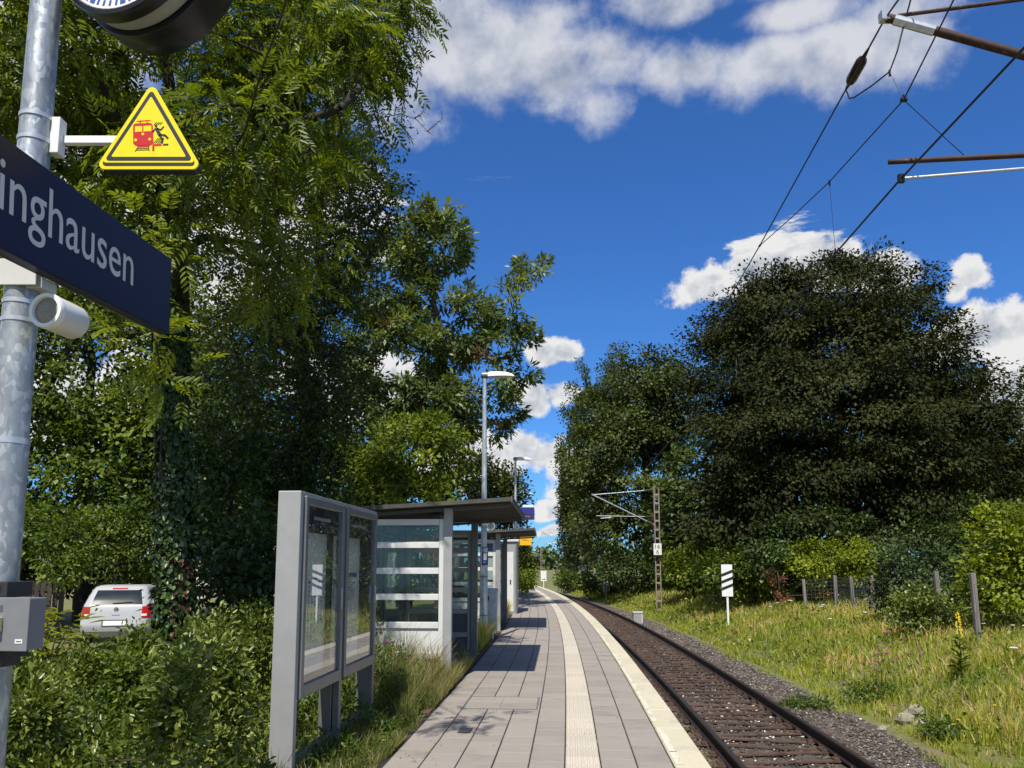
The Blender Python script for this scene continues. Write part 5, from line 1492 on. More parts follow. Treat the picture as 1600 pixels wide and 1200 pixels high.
def tree(name, label, cat, base, r0, ells, nclump, per, ln, wd, rc, lmat, bmat, top=None, six=False, lo=.45, flat=.7, upn=.8, droop=.25, group=None,
         pin=False, tvar=.25, odd=0.0, wood_n=None, bend=.1, expo=.5, tube_sides=6, out_n=.6):
    base = Vector(base)
    e = empty(name, base)
    P, Nrm, idx = sample_ells(ells, nclump, lo)
    gz = base.z + .15
    P[:, 2] = np.maximum(P[:, 2], gz)
    if top is None: c = ells[0][0]; top = Vector((c[0], c[1], c[2] + ells[0][1][2] * .4))
    top = Vector(top); tp = []
    nseg = max(3, int((top - base).length / .9))
    for i in range(nseg + 1):
        q = base.lerp(top, i / nseg)
        if 0 < i: q += Vector((rng.normal(0, bend), rng.normal(0, bend), 0)) * min(1, i / 3)
        tp.append(q)
    tgt = P if wood_n is None else P[:wood_n]
    nodes, par, rad = wood(base, tgt, r0, tp, expo=expo)
    wood_mesh('trunk', nodes, par, rad, bmat, e, tube_sides)
    M_ = nclump * per
    ci = np.repeat(np.arange(nclump), per)
    off = rng.normal(0, 1, (M_, 3)); off = unit(off) * (rng.random(M_) ** .55)[:, None]
    rcv = (rc * rng.uniform(.65, 1.3, nclump))[ci]
    C = P[ci] + off * rcv[:, None] * np.array([1, 1, flat])
    C[:, 2] = np.maximum(C[:, 2], gz - .1)
    Dv = off * .8 + Nrm[ci] * .5 + rng.normal(0, .5, (M_, 3)); Dv[:, 2] -= droop
    Nv = Nrm[ci] * out_n + rng.normal(0, .45, (M_, 3)); Nv[:, 2] += upn
    Ln = ln * rng.uniform(.65, 1.25, M_)
    t = np.clip(.45 + (rng.normal(0, .22, nclump))[ci] + rng.normal(0, tvar, M_) * .6, 0, .89)
    if odd:
        br = rng.random(nclump) < odd; t = np.where(br[ci] & (rng.random(M_) < .8), 1.0, t)
    if pin:
        C2, D2, N2, L2 = pinnate(C, Dv, Nv, Ln)
        k = len(C2) // M_; t2 = np.tile(t, k) + rng.normal(0, .05, len(C2))
        leaf_obj('crown', lmat, e, C2, D2, N2, L2, L2 * wd, np.clip(t2, 0, 1), True)
    else:
        leaf_obj('crown', lmat, e, C, Dv, Nv, Ln, Ln * wd, t, six)
    tag(e, label, cat, group)
    return e
def gpt(px, Y, py=930):
    p = AY(px, py, Y); return (p.x, Y, zg(p) - .1)

# --- left: the near ash with its ivy
b = gpt(287, 10.2)
tree('ash_tree', 'large ash tree with feathery leaves and ivy-clad trunk behind the clock mast', 'tree', b, .15,
     [E(280, 60, 9.6, 300, 240, 2.4, 1.2), E(490, 130, 11.2, 130, 165, 1.6, 1.1), E(130, 120, 9.0, 210, 190, 1.6, 1), E(320, 320, 9.0, 180, 110, 1.4, 1), E(560, 20, 11.4, 85, 85, 1.2, .9), E(260, 440, 8.4, 150, 80, .9, .6), E(440, 400, 10.6, 90, 110, 1.0, .6),
      E(230, -130, 11.5, 300, 120, 1.6, .6), E(230, 560, 7.4, 60, 40, .4, .5), E(380, 210, 8.2, 130, 90, .6, .8), E(60, 60, 8.0, 120, 90, .8, .7), (np.array((-1.35, 4.9, 6.2)), np.array((.5, .7, .35)), .5)],
     400, 21, .30, .30, .50, lm_ash, m_bark_dark, top=AY(262, 60, 9.8), pin=True, flat=.6, upn=.9, droop=.35, wood_n=300, bend=.06)
def ivy():
    e = empty('ivy', (b[0], b[1], b[2]))
    n = 11500
    t = rng.random(n) ** 1.5; z = b[2] + .1 + t * 5.4
    a = rng.uniform(0, 6.28, n); topx = AY(262, 60, 9.8)
    f = (z - b[2]) / (topx.z - b[2])
    cx = b[0] + (topx.x - b[0]) * f; cy = b[1] + (topx.y - b[1]) * f
    r = .135 + rng.random(n) * .10 * (1.4 - t) + .03 * np.sin(z * 3 + a * 2)
    C = np.stack([cx + r * np.cos(a), cy + r * np.sin(a), z], 1)
    outv = np.stack([np.cos(a), np.sin(a), np.zeros(n)], 1)
    Nv = outv * .9 + rng.normal(0, .35, (n, 3)) + np.array([0, 0, .35]); Dv = rng.normal(0, .4, (n, 3)) + np.array([0, 0, -.8]) + outv * .2
    tt = np.clip(rng.normal(.45, .22, n), 0, .88); tt[(rng.random(n) < .35) & (z < 1.7) & (z > .5) & (np.cos(a + .7) > .8)] = 1.0; tt[rng.random(n) < .01] = 1.0
    leaf_obj('foliage', lm_ivy, e, C, Dv, Nv, rng.uniform(.045, .085, n), rng.uniform(.045, .075, n), tt, True)
    m = MB()
    for k in range(5):
        a0 = k * 1.25; pts = []
        for i in range(10):
            f = i / 9 * .55; aa = a0 + .5 * math.sin(i * .9 + k); rr = .17 * (1 - f * .4)
            pts.append((topx.x * f - b[0] * f + rr * math.cos(aa), (topx.y - b[1]) * f + rr * math.sin(aa), i / 9 * 3.6))
        m.tube(pts, .016, 6)
    m.build('stem', m_bark_dark, e)
    tag(e, 'glossy ivy climbing the trunk of the near ash tree', 'ivy')
ivy()
# --- left: dark understory behind the car and the trunk
tree('hawthorn_tree', 'dark small-leaved hawthorn tree spreading bare twigs above the ash', 'tree', gpt(470, 15.5), .16,
     [E(480, 330, 14.5, 110, 180, 1.6, 1), E(560, 330, 14.5, 70, 90, 1.2, .7), E(420, 600, 14.5, 110, 180, 1.6, 1.1), E(520, 560, 14.5, 60, 170, 1.3, .9), E(600, 180, 14.2, 55, 60, .9, .45), E(610, 290, 14.0, 40, 30, .5, .35), E(480, 760, 15, 70, 90, 1.2, .8)],
     520, 74, .085, .62, .42, lm_haw, m_bark_dark, top=AY(500, 300, 14.8), flat=.8, wood_n=360)
tree('maple_tree', 'broad shaded tree filling the view behind the near mast', 'tree', gpt(130, 29), .25,
     [E(140, 560, 27, 190, 170, 2.6, 1.2), E(60, 420, 28, 150, 150, 2.6, .8), E(270, 700, 26.5, 150, 130, 2.2, 1), E(120, 760, 26, 160, 110, 2.0, 1.1), E(330, 580, 27, 120, 160, 2.2, .9)],
     620, 84, .20, .66, .85, lm_under, m_bark_dark, top=AY(140, 480, 28), flat=.75, wood_n=200)
tree('sycamore_tree', 'broad tree at the left edge beyond the near mast', 'tree', gpt(-160, 26), .25,
     [E(-180, 600, 25, 210, 200, 2.6, 1), E(-130, 800, 24, 170, 110, 2.2, 1), E(-330, 780, 25, 160, 140, 2.2, 1), E(-200, 420, 26, 150, 130, 2.4, .8)], 420, 60, .24, .66, .95, lm_under, m_bark_dark, wood_n=120)
tree('elder_bush', 'fresh green bush growing right behind the parked car', 'bush', gpt(190, 24.5), .06,
     [E(170, 850, 24.3, 90, 60, 1.0, 1), E(105, 850, 20.6, 34, 55, .6, 1.2), E(70, 830, 20.8, 30, 50, .5, .8), E(240, 840, 24.5, 60, 70, 1, .9)], 170, 70, .13, .5, .5, lm_under, m_bark_dark, six=False)
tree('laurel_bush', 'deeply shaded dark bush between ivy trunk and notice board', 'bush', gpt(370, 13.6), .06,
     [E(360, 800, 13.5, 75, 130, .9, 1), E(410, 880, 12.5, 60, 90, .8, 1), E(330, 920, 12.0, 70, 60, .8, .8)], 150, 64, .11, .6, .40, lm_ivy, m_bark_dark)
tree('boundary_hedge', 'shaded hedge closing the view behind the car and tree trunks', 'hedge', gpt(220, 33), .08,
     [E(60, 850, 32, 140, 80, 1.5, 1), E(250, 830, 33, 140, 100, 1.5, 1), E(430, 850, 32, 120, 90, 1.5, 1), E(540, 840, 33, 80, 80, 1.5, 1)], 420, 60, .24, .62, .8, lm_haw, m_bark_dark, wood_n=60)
# --- left: taller ash with sky showing through, hornbeam and bushes behind the shelters
tree('ash_tree', 'airy ash tree with visible limbs and brown seed bunches behind the shelter', 'tree', gpt(690, 31), .24,
     [E(680, 380, 30, 62, 60, 1.5, 1), E(835, 425, 29.5, 34, 34, .8, .7), E(590, 440, 30, 70, 70, 1.6, 1), E(700, 500, 30, 75, 80, 1.8, .8), E(620, 570, 30, 90, 90, 2, 1), E(790, 560, 29.5, 55, 70, 1.3, .55), E(760, 640, 30, 55, 50, 1.2, .6), E(560, 680, 30, 70, 60, 1.6, .9), E(690, 640, 30, 60, 60, 1.5, .8), E(800, 480, 29.5, 45, 50, 1.2, .3)],
     440, 76, .29, .34, .42, lm_ash2, m_bark_yel, top=AY(680, 400, 30.2), lo=.6, flat=.75, odd=.05, bend=.1, expo=.55)
tree('hornbeam_tree', 'yellow-green hornbeam rising right behind the first shelter', 'tree', gpt(640, 21), .10,
     [E(640, 720, 20.5, 95, 75, 1.5, 1.2), E(620, 790, 20, 90, 70, 1.4, 1), E(570, 740, 20.5, 50, 60, 1.2, .8), E(690, 690, 20.5, 40, 60, 1.0, .7), E(620, 880, 19.5, 80, 60, 1.2, .8)],
     300, 66, .13, .62, .42, lm_horn, m_bark_dark, flat=.6)
tree('cherry_tree', 'light green tree behind the lamp posts, reaching over the platform', 'tree', gpt(770, 41), .12,
     [E(765, 770, 40, 40, 55, 1.6, 1.2), E(745, 745, 38, 32, 40, 1.2, .8), E(800, 790, 40, 24, 50, 1.2, .8), E(815, 860, 41, 16, 45, 1, .6), E(800, 730, 40, 18, 18, .7, .3)],
     170, 66, .19, .6, .55, lm_lime, m_bark_dark, flat=.7)
tree('roadside_hedge', 'leafy hedge edging the far end of the platform', 'hedge', gpt(815, 47), .05,
     [E(818, 880, 46, 11, 40, 2.6, 1), E(822, 900, 40, 7, 22, 2, 1)], 90, 60, .16, .6, .45, lm_horn, m_bark_dark)
tree('backdrop_tree', 'dense dark tree far behind the hawthorn at the left', 'tree', gpt(400, 27), .2,
     [E(400, 600, 26, 140, 190, 2.5, 1), E(330, 760, 26, 160, 120, 2.2, 1), E(500, 730, 26, 90, 130, 2, 1)], 300, 60, .20, .6, .75, lm_haw, m_bark_dark, wood_n=120)

# --- right: copper beech, lime, poplars
tree('copper_beech', 'huge dark copper beech with domed crown beyond the wire fence', 'tree', gpt(1310, 41), .55,
     [E(1300, 640, 39, 215, 200, 6.5, 1.0), E(1275, 500, 39, 165, 100, 5, 1.1), E(1330, 450, 39, 90, 55, 3, .9), E(1170, 620, 38, 92, 170, 3.5, 1), E(1470, 690, 39, 105, 150, 4.5, 1), E(1300, 790, 35, 240, 95, 3.5, 1.3), E(1300, 660, 34.5, 190, 130, 2.5, 1.2), E(1200, 700, 34.5, 110, 140, 2.2, 1.0), E(1430, 720, 35, 120, 130, 2.2, 1.0), E(1400, 540, 39, 85, 90, 3.5, .9), E(1535, 740, 39, 50, 105, 3, .8), E(1135, 780, 37, 60, 100, 2.5, .7), E(1160, 500, 39, 65, 60, 2.5, .8), E(1300, 560, 35.5, 165, 85, 2.0, 1.2), E(1325, 408, 39, 34, 26, 1.6, 1.1), E(1395, 440, 39, 45, 30, 1.8, 1), E(1440, 470, 38.5, 26, 24, 1.2, 1), E(1215, 450, 39, 50, 34, 2, 1), E(1100, 560, 38, 34, 60, 1.6, .9), E(1500, 610, 38.5, 40, 40, 1.8, .9), E(1560, 690, 38, 34, 60, 2, .9)],
     860, 190, .20, .58, 1.25, lm_beech, m_bark_dark, top=AY(1310, 620, 39.5), lo=.50, flat=.42, droop=.55, wood_n=420, out_n=.9)
tree('lime_tree', 'tall dense green lime tree left of the copper beech', 'tree', gpt(1010, 62), .4,
     [E(1010, 640, 60, 70, 85, 4, 1), E(985, 730, 58, 90, 120, 4, 1.1), E(1045, 700, 58, 50, 140, 3.5, .8), E(930, 720, 60, 42, 120, 3, .8), E(1000, 830, 57, 100, 60, 4, 1), E(1055, 640, 59, 42, 70, 3, 1), E(960, 640, 61, 40, 70, 3, .9), E(1010, 590, 60, 45, 40, 3, 1)],
     420, 135, .26, .66, 1.40, lm_lime, m_bark_dark, top=AY(1010, 620, 60), flat=.5, droop=.5, wood_n=160, out_n=.8)
for (px, py, Y, rx, ry, lb) in ((890, 740, 78, 17, 140, 'slim poplar at the left end of the row, lowest of the three'), (915, 700, 74, 20, 150, 'middle poplar of the row, partly behind the lime tree'), (962, 640, 72, 26, 110, 'tallest poplar tip rising above the lime tree')):
    tree('poplar_tree', lb, 'tree', gpt(px, Y), .25, [E(px, py, Y, rx, ry, 1.4, 1), E(px, py + ry * .55, Y, rx * 1.15, ry * .7, 1.6, 1)], 170, 80, .24, .62, .60, lm_pop, m_bark_dark,
         group='poplars by the track', flat=1.5, droop=-.5, upn=.3, wood_n=90)
tree('field_maple', 'mid green tree at the right edge beside the copper beech', 'tree', gpt(1600, 42), .2,
     [E(1580, 740, 43, 60, 80, 3, 1), E(1640, 680, 42, 80, 120, 3, 1), E(1600, 830, 40, 70, 60, 2, 1)], 220, 70, .22, .62, .7, lm_lime, m_bark_dark, wood_n=100)
# shrubs along the fence
SH = [
 ('golden_shrub', 'yellow-green arching shrub behind the leftmost fence posts', 1300, 31.5, [(1300, 875, 65, 32, 1.2), (1340, 885, 40, 28, 1.0), (1262, 885, 30, 40, .9)], lm_bright, .13, 110),
 ('yew_bush', 'dark dense bush between the fence posts', 1420, 22.5, [(1400, 905, 40, 55, 1.2), (1450, 895, 55, 50, 1.3), (1490, 925, 40, 50, 1)], lm_conif, .11, 150),
 ('thuja_shrub', 'bright yellow-green shrub at the right edge of the picture', 1575, 18.5, [(1585, 850, 45, 75, 1.0), (1560, 910, 40, 60, 1.0), (1620, 880, 50, 90, 1)], lm_bright, .12, 150),
 ('bramble_thicket', 'dark bramble thicket behind the striped board', 1180, 34, [(1180, 890, 60, 40, 1.5), (1130, 895, 45, 35, 1.2), (1230, 895, 40, 40, 1.2)], lm_under, .17, 130),
 ('rounded_shrub', 'rounded light green shrub right of the kilometre mast', 1085, 43, [(1085, 885, 42, 35, 1.5), (1110, 860, 35, 30, 1.2), (1060, 895, 26, 26, 1.2)], lm_horn, .18, 120),
 ('rusty_shrub', 'shrub with orange-red leaves in the dark thicket', 1215, 31, [(1213, 900, 12, 16, .5), (1222, 925, 9, 14, .4), (1281, 930, 6, 18, .3)], lm_red, .09, 12),
 ('low_shrub', 'dark leafy shrub between the distant striped board and the trackside box', 925, 63, [(890, 905, 22, 14, 1.6), (930, 908, 28, 16, 1.6), (965, 905, 20, 18, 1.6)], lm_under, .22, 90),
 ('woodland_edge', 'shaded undergrowth beneath the lime tree', 1000, 55, [(990, 890, 60, 32, 2), (1050, 880, 40, 45, 2), (1110, 870, 50, 50, 2)], lm_haw, .24, 170),
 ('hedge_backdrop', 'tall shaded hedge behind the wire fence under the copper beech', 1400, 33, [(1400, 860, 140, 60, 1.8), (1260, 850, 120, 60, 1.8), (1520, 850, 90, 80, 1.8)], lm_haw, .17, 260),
 ('weedy_shrub', 'leafy green shrub overgrowing the fence near the tallest post', 1430, 19.5, [(1440, 940, 25, 32, .6), (1415, 955, 30, 26, .5), (1490, 965, 30, 28, .6)], lm_shrub, .09, 60),
]
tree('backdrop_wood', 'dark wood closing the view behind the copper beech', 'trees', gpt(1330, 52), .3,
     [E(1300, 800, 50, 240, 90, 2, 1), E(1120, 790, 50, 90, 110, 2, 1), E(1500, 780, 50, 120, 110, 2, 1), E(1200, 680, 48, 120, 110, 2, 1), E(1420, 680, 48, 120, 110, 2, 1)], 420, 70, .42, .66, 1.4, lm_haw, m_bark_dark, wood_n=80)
for (nm, lb, px, Y, els, lm, ln, nc) in SH:
    tree(nm, lb, 'shrub', gpt(px, Y), .05, [E(a, b_, Y, c, d, e_, 1) for a, b_, c, d, e_ in els], nc, 62, ln, .6, ln * 3.4, lm, m_bark_dark, group='shrubs along the fence', wood_n=min(nc, 60))
# --- foreground thicket, left of the notice board
k = 0
spots = [(-2.12, 4.55, .86), (-2.75, 5.1, .80), (-3.6, 6.0, .82), (-2.55, 6.5, .85), (-3.35, 7.4, .86), (-4.6, 7.4, .74), (-2.5, 8.1, .95), (-3.6, 9.0, .74), (-5.0, 9.2, .60), (-6.0, 10.6, .50), (-4.6, 11.0, .56), (-7.2, 12.5, .40), (-5.7, 13.0, .40), (-2.6, 9.9, 1.0), (-8.6, 14.8, .34), (-6.9, 15.5, .34)]
for (x, y, h) in spots:
    f = max(1, y / 7); zz = ground_z(y, edge_x(y) - x)
    ells_ = [(np.array((x, y, zz + h * .52)), np.array((.78, .78, h * .52)), 1)]
    k += 1
    for q_ in range(5):
        ax_, ay_ = rng.uniform(-.6, .6), rng.uniform(-.6, .6); hh_ = rng.uniform(.10, .34) * (1.0 if y < 7.0 or x > -3 else .2)
        ells_.append((np.array((x + ax_, y + ay_, zz + h * .9 + hh_ * .4)), np.array((.10, .10, hh_)), 6.0))
    tree('thicket_shrub', 'leafy green shrub in the dense thicket left of the notice board', 'shrub', (x, y, zz - .05), .02, ells_, int(150 / f ** .5), int(88 / f ** .6), (.038, .050, .043)[k % 3] * f ** .6, (.62, .42, .54)[k % 3], .15 * f ** .3, (lm_shrub, lm_shrub, lm_under)[k % 3], m_bark_dark, six=True, lo=.3, flat=1.1, upn=.45, droop=-.1, tvar=.4, group='shrubs of the thicket', wood_n=50)
# strap-leaved plant beside the control box
def strap_plant():
    c = AY(72, 945, 12.5); e = empty('strap_leaved_plant', (c.x, 12.5, zg(c)))
    n = 260; a = rng.uniform(0, 6.28, n); z = rng.uniform(.3, 1.25, n)
    C = np.stack([c.x + rng.normal(0, .35, n), 12.5 + rng.normal(0, .25, n), zg(c) + z], 1)
    Dv = np.stack([np.cos(a), np.sin(a), rng.uniform(-.3, .5, n)], 1); Nv = np.tile(np.array([0, 0, 1.]), (n, 1)) + rng.normal(0, .2, (n, 3))
    leaf_obj('leaves', lm_bright, e, C, Dv, Nv, rng.uniform(.18, .34, n), np.full(n, .035), np.clip(rng.normal(.6, .2, n), 0, .89), True)
    m = MB()
    for i in range(12): m.tube([(random.uniform(-.2, .2), random.uniform(-.2, .2), -.05), (random.uniform(-.45, .45), random.uniform(-.3, .3), random.uniform(.7, 1.2))], .008, 5)
    m.build('stems', m_bark_dark, e); tag(e, 'pale strap-leaved plant standing above the thicket near the car', 'plant')
strap_plant()
m_plank = pm('dark_old_wood', (.075, .062, .05), (.04, .034, .028), 10, .9, stretch=(4, 4, .4), bump=.4, ovar=.2)
def plank_fence():
    e = empty('plank_fence', (-13.35, 21.6, -.5), R(18))
    for i in range(9):
        m = MB(); m.box(-.065, .065, -.012, .012, 0, 1.7 + random.uniform(-.05, .05)); o = m.build('plank', m_plank, e); o.location = (i * .15, random.uniform(-.01, .01), 0)
    for z in (.4, 1.5):
        m = MB(); m.box(-.1, 1.3, .014, .05, z, z + .09); m.build('rail', m_plank, e)
    tag(e, 'old dark plank fence in the shade left of the car', 'fence')
plank_fence()

# ------------------------------------------------------------------ grass and flowers
def blades(name, label, P, H, W, tint, mat, lean=.35):
    n = len(P); a = rng.uniform(0, 6.28, n); side = np.stack([np.cos(a), np.sin(a), np.zeros(n)], 1)
    b_ = rng.uniform(0, 6.28, n); ld = np.stack([np.cos(b_), np.sin(b_), np.zeros(n)], 1) * (rng.random(n) * lean)[:, None]
    w = side * (W * .5)[:, None]; h = H[:, None]; up = np.array([0, 0, 1.])
    m1 = P + up * h * .55 + ld * h * .35; tp = P + up * h * .95 + ld * h * 1.1
    V = np.stack([P - w, P + w, m1 + w * .8, m1 - w * .8, tp + w * .12, tp - w * .12], 1).reshape(-1, 3); b0 = np.arange(n) * 6
    Fq = np.stack([np.stack([b0, b0 + 1, b0 + 2, b0 + 3], 1), np.stack([b0 + 3, b0 + 2, b0 + 4, b0 + 5], 1)], 1).reshape(-1, 4)
    me = np_mesh(name, V, Fq, np.repeat(tint, 2)); o = link(name, me, mat); tag(o, label, 'grass', kind='stuff'); return o
def vnoise(x, y, s, seed=0):
    return (np.sin(x * s * 1.7 + seed + 1.3 * np.sin(y * s * 1.1 + seed)) + np.sin(y * s * 2.3 + seed * 2 + 1.7 * np.sin(x * s * .8)) + np.sin((x + y) * s * 3.1 + seed * 3)) / 3
tp_v = np.vectorize(lambda Y, n: tuple(TP(Y, n, ground_z(Y, n))))
def bank():
    n = 150000
    Y = 6 + 74 * rng.random(n) ** 2.0; nn = -(4.05 + rng.random(n) ** 1.15 * (9.0 + Y * .05))
    x, y, z = tp_v(Y, nn); P = np.stack([x, y, z - .03], 1)
    v = vnoise(x, y, .8); v2 = vnoise(x, y, 2.6, 4.0)
    H = (.14 + .20 * rng.random(n) ** 1.5 + .15 * v2 + .14 * np.clip(v, -.5, 1)) * np.where(-nn < 4.6, .5, 1.0); H = np.clip(H, .05, .6)
    W = .0075 * (1 + Y / 8)
    dry = np.clip(.5 * v + .5 * vnoise(x, y, .35, 2.0), -1, 1)
    t = np.clip(.42 + rng.normal(0, .18, n) + .35 * dry, 0, .89); hay = (rng.random(n) < .08 + .75 * np.clip(dry + .08, 0, 1) * (-nn > 4.9)); t[hay] = 1.0
    blades('bank_grass', 'long green and straw-coloured grass covering the bank right of the track', P, H, W, t, gm_grass, .75)
    # broad-leaved weeds between the grass
    m_ = 26000; Y = 6 + 50 * rng.random(m_) ** 2; nn = -(4.3 + rng.random(m_) * 9); x, y, z = tp_v(Y, nn)
    keep = vnoise(x, y, 1.6, 7.0) > .05; x, y, z, Y = x[keep], y[keep], z[keep], Y[keep]; k = len(x)
    C = np.stack([x, y, z + rng.uniform(.02, .34, k)], 1)
    o = leaf_obj('bank_weeds', lm_shrub, None, C, rng.normal(0, 1, (k, 3)), rng.normal(0, .4, (k, 3)) + np.array([0, 0, 1.]), rng.uniform(.04, .09, k) * (1 + Y / 25), rng.uniform(.02, .045, k) * (1 + Y / 25), np.clip(rng.normal(.45, .2, k), 0, .89), False)
    tag(o, 'broad-leaved weeds scattered through the grass of the bank', 'weeds', kind='stuff')
bank()
def verge():
    # ragged grass along the paving, round the notice board and shelter
    n = 22000; Y = 4.4 + 8.5 * rng.random(n) ** 1.2; nn = 2.62 + np.abs(rng.normal(0, .42, n)) - .10 + .25 * np.clip(vnoise(Y, Y * .3, 1.5), -.4, 1)
    ok = ~((Y > 11.0) & (nn > 2.70)); Y, nn = Y[ok], nn[ok]; n = len(Y)
    x, y, z = tp_v(Y, np.maximum(nn, 2.60)); P = np.stack([x, y, z - .02], 1)
    H = (.10 + .34 * rng.random(n) * np.clip((nn - 2.4) * 1.6, .25, 1.5)) * (1 + .5 * (Y > 8.5)) * np.clip(1 + .6 * vnoise(Y, nn * 4, 2.0, 3), .4, 1.6) * np.where(Y < 8.0, .62, 1.0)
    t = np.clip(rng.normal(.5, .22, n), 0, .89); hay = rng.random(n) < .16 + .25 * (Y > 9.2); t[hay] = 1.0
    blades('verge_grass', 'ragged grass between the paving and the notice board', P, H, np.full(n, .007), t, gm_verge, .6)
    n = 9000; Y = 15.2 + 34 * rng.random(n) ** 1.3; nn = 2.68 + np.abs(rng.normal(0, .18, n))
    ok = ~((Y > 19.3) & (Y < 23.4)) & ~((Y > 26.8) & (Y < 29.4)); Y, nn = Y[ok], nn[ok]; n = len(Y)
    x, y, z = tp_v(Y, nn); P = np.stack([x, y, z - .02], 1); t = np.clip(rng.normal(.62, .2, n), 0, .89); t[rng.random(n) < .38] = 1.0
    blades('platform_rear_grass', 'dry yellow grass tufts behind the paving beyond the shelter', P, .15 + .45 * rng.random(n), .012 * (1 + Y / 30), t, gm_grass, .5)
    # weeds between platform wall and near rail, and at the far rail
    n = 9000; Y = 6 + 60 * rng.random(n) ** 1.6; nn = -.25 - np.abs(rng.normal(0, .16, n)); keep = vnoise(Y, Y * 0, 1.1, 3) > -.15; Y, nn = Y[keep], nn[keep]; n = len(Y)
    q = [TP(a, b_, -.95) for a, b_ in zip(Y, nn)]; P = np.array([list(p) for p in q])
    blades('track_weeds', 'low green weeds along the foot of the platform wall', P, .05 + .14 * rng.random(n), .008 * (1 + Y / 12), np.clip(rng.normal(.35, .18, n), 0, .89), gm_grass, .8)
    n = 2600; Y = 7 + 30 * rng.random(n) ** 1.5; nn = -3.55 - np.abs(rng.normal(0, .25, n)); keep = vnoise(Y, Y * 0, .9, 5) > .1; Y, nn = Y[keep], nn[keep]; n = len(Y)
    q = [TP(a, b_, -1.0) for a, b_ in zip(Y, nn)]; P = np.array([list(p) for p in q])
    blades('shoulder_weeds', 'sparse weeds on the ballast shoulder', P, .05 + .12 * rng.random(n), .008 * (1 + Y / 12), np.clip(rng.normal(.5, .2, n), 0, .89), gm_grass, .8)
    # leafy weeds in front of the shelter's end wall
    n = 9000; Y = 5.4 + 5.3 * rng.random(n) ** .7; nn = 2.68 + rng.random(n) * 1.1; x, y, z = tp_v(Y, nn)
    hh = (.18 + .75 * np.clip((nn - 2.7) / .7, 0, 1)) * np.clip(.45 + (Y - 5.4) / 5, .4, 1.1) * np.clip(.6 + .5 * vnoise(x, y, 2.2, 1), .25, 1.1); C = np.stack([x, y, z + hh * rng.random(n) ** .7], 1)
    o = leaf_obj('leafy_weeds', lm_under, None, C, rng.normal(0, .7, (n, 3)) + np.array([0, 0, .5]), rng.normal(0, .5, (n, 3)) + np.array([0, 0, .8]), rng.uniform(.03, .075, n), rng.uniform(.014, .03, n), np.clip(rng.normal(.4, .2, n), 0, .89), True)
    tag(o, 'tall leafy weeds in front of the shelter wall', 'weeds', kind='stuff')
verge()
def umbel(name, pts, mat, r, label, stem=.35):
    m = MB(); ms = MB()
    for p in pts:
        p = Vector(p); rr = r * random.uniform(.7, 1.3)
        k = 7
        for i in range(k):
            a = 6.283 * i / k; q = p + Vector((rr * .62 * math.cos(a), rr * .62 * math.sin(a), random.uniform(-.1, .15) * rr))
            m.add([q + Vector((rr * .45 * math.cos(b2), rr * .45 * math.sin(b2), .05 * rr * math.sin(b2 * 2))) for b2 in (0, 1.57, 3.14, 4.71)], [(0, 1, 2, 3)])
            m.add([q + Vector((rr * .4 * math.cos(b2), 0, rr * .28 * math.sin(b2))) for b2 in (0, 1.57, 3.14, 4.71)], [(0, 1, 2, 3)])
        ms.tube([p - Vector((random.uniform(-.04, .04), 0, stem)), p], .004, 4, False)
    e = m.build(name, mat); ms.build('stems', MATS['grass_stem'], e); tag(e, label, 'flowers', kind='stuff')
pm('grass_stem', (.09, .13, .03), (.06, .1, .02), 5, .7)
m_pink = pm('pink_petal', (.40, .07, .26), (.28, .05, .2), 40, .7); m_yel = pm('yellow_petal', (.70, .52, .01), (.6, .42, .01), 40, .7); m_wpet = pm('white_petal', (.68, .68, .62), (.55, .56, .50), 40, .7)
def bank_pts(n, Ylo, Yhi, nlo, nhi, h):
    r_ = []
    for i in range(n):
        Y = Ylo + (Yhi - Ylo) * random.random() ** 1.3; q = random.uniform(nlo, nhi); r_.append(TP(Y, q, ground_z(Y, q) + h * random.uniform(.8, 1.2)))
    return r_
umbel('white_umbels', bank_pts(90, 13, 40, -6.5, -12, .42), m_wpet, .055, 'white umbel flowers dotted over the grass bank')
umbel('clover_flowers', [AY(px + random.uniform(-30, 30), py + random.uniform(-14, 14), 15.0) for px, py in ((1355, 1000), (1400, 1020), (1408, 1034), (1380, 1036), (1440, 1012)) for _ in range(4)], m_pink, .035, 'pink clover flowers in the middle of the grass bank', .3)
umbel('pink_verge_flowers', [AY(px + random.uniform(-10, 10), py + random.uniform(-6, 6), Y) for px, py, Y in ((638, 1122, 8.6), (645, 1132, 8.6), (632, 1118, 8.7), (606, 995, 9.6), (610, 1003, 9.6), (686, 1078, 9.6), (625, 1126, 8.5), (640, 1030, 9.5))], m_pink, .022, 'pink flowers at the edge of the platform paving', .22)
umbel('yellow_bank_flowers', [AY(px + random.uniform(-12, 12), py + random.uniform(-7, 7), Y) for px, py, Y in ((1392, 1112, 11.6), (1400, 1120, 11.4), (1480, 1135, 10.9), (1490, 1128, 11), (1560, 1095, 11.8), (1330, 1022, 16))], m_yel, .03, 'small yellow flowers low on the bank above the ballast', .2)
umbel('yellow_verge_flowers', [AY(px + random.uniform(-16, 16), py + random.uniform(-10, 10), Y) for px, py, Y in ((600, 1175, 6.9), (615, 1160, 7.1), (585, 1190, 6.6), (628, 1182, 7.0), (160, 1155, 6.0), (165, 1065, 8))], m_yel, .014, 'tiny yellow flowers in the grass by the notice board', .12)
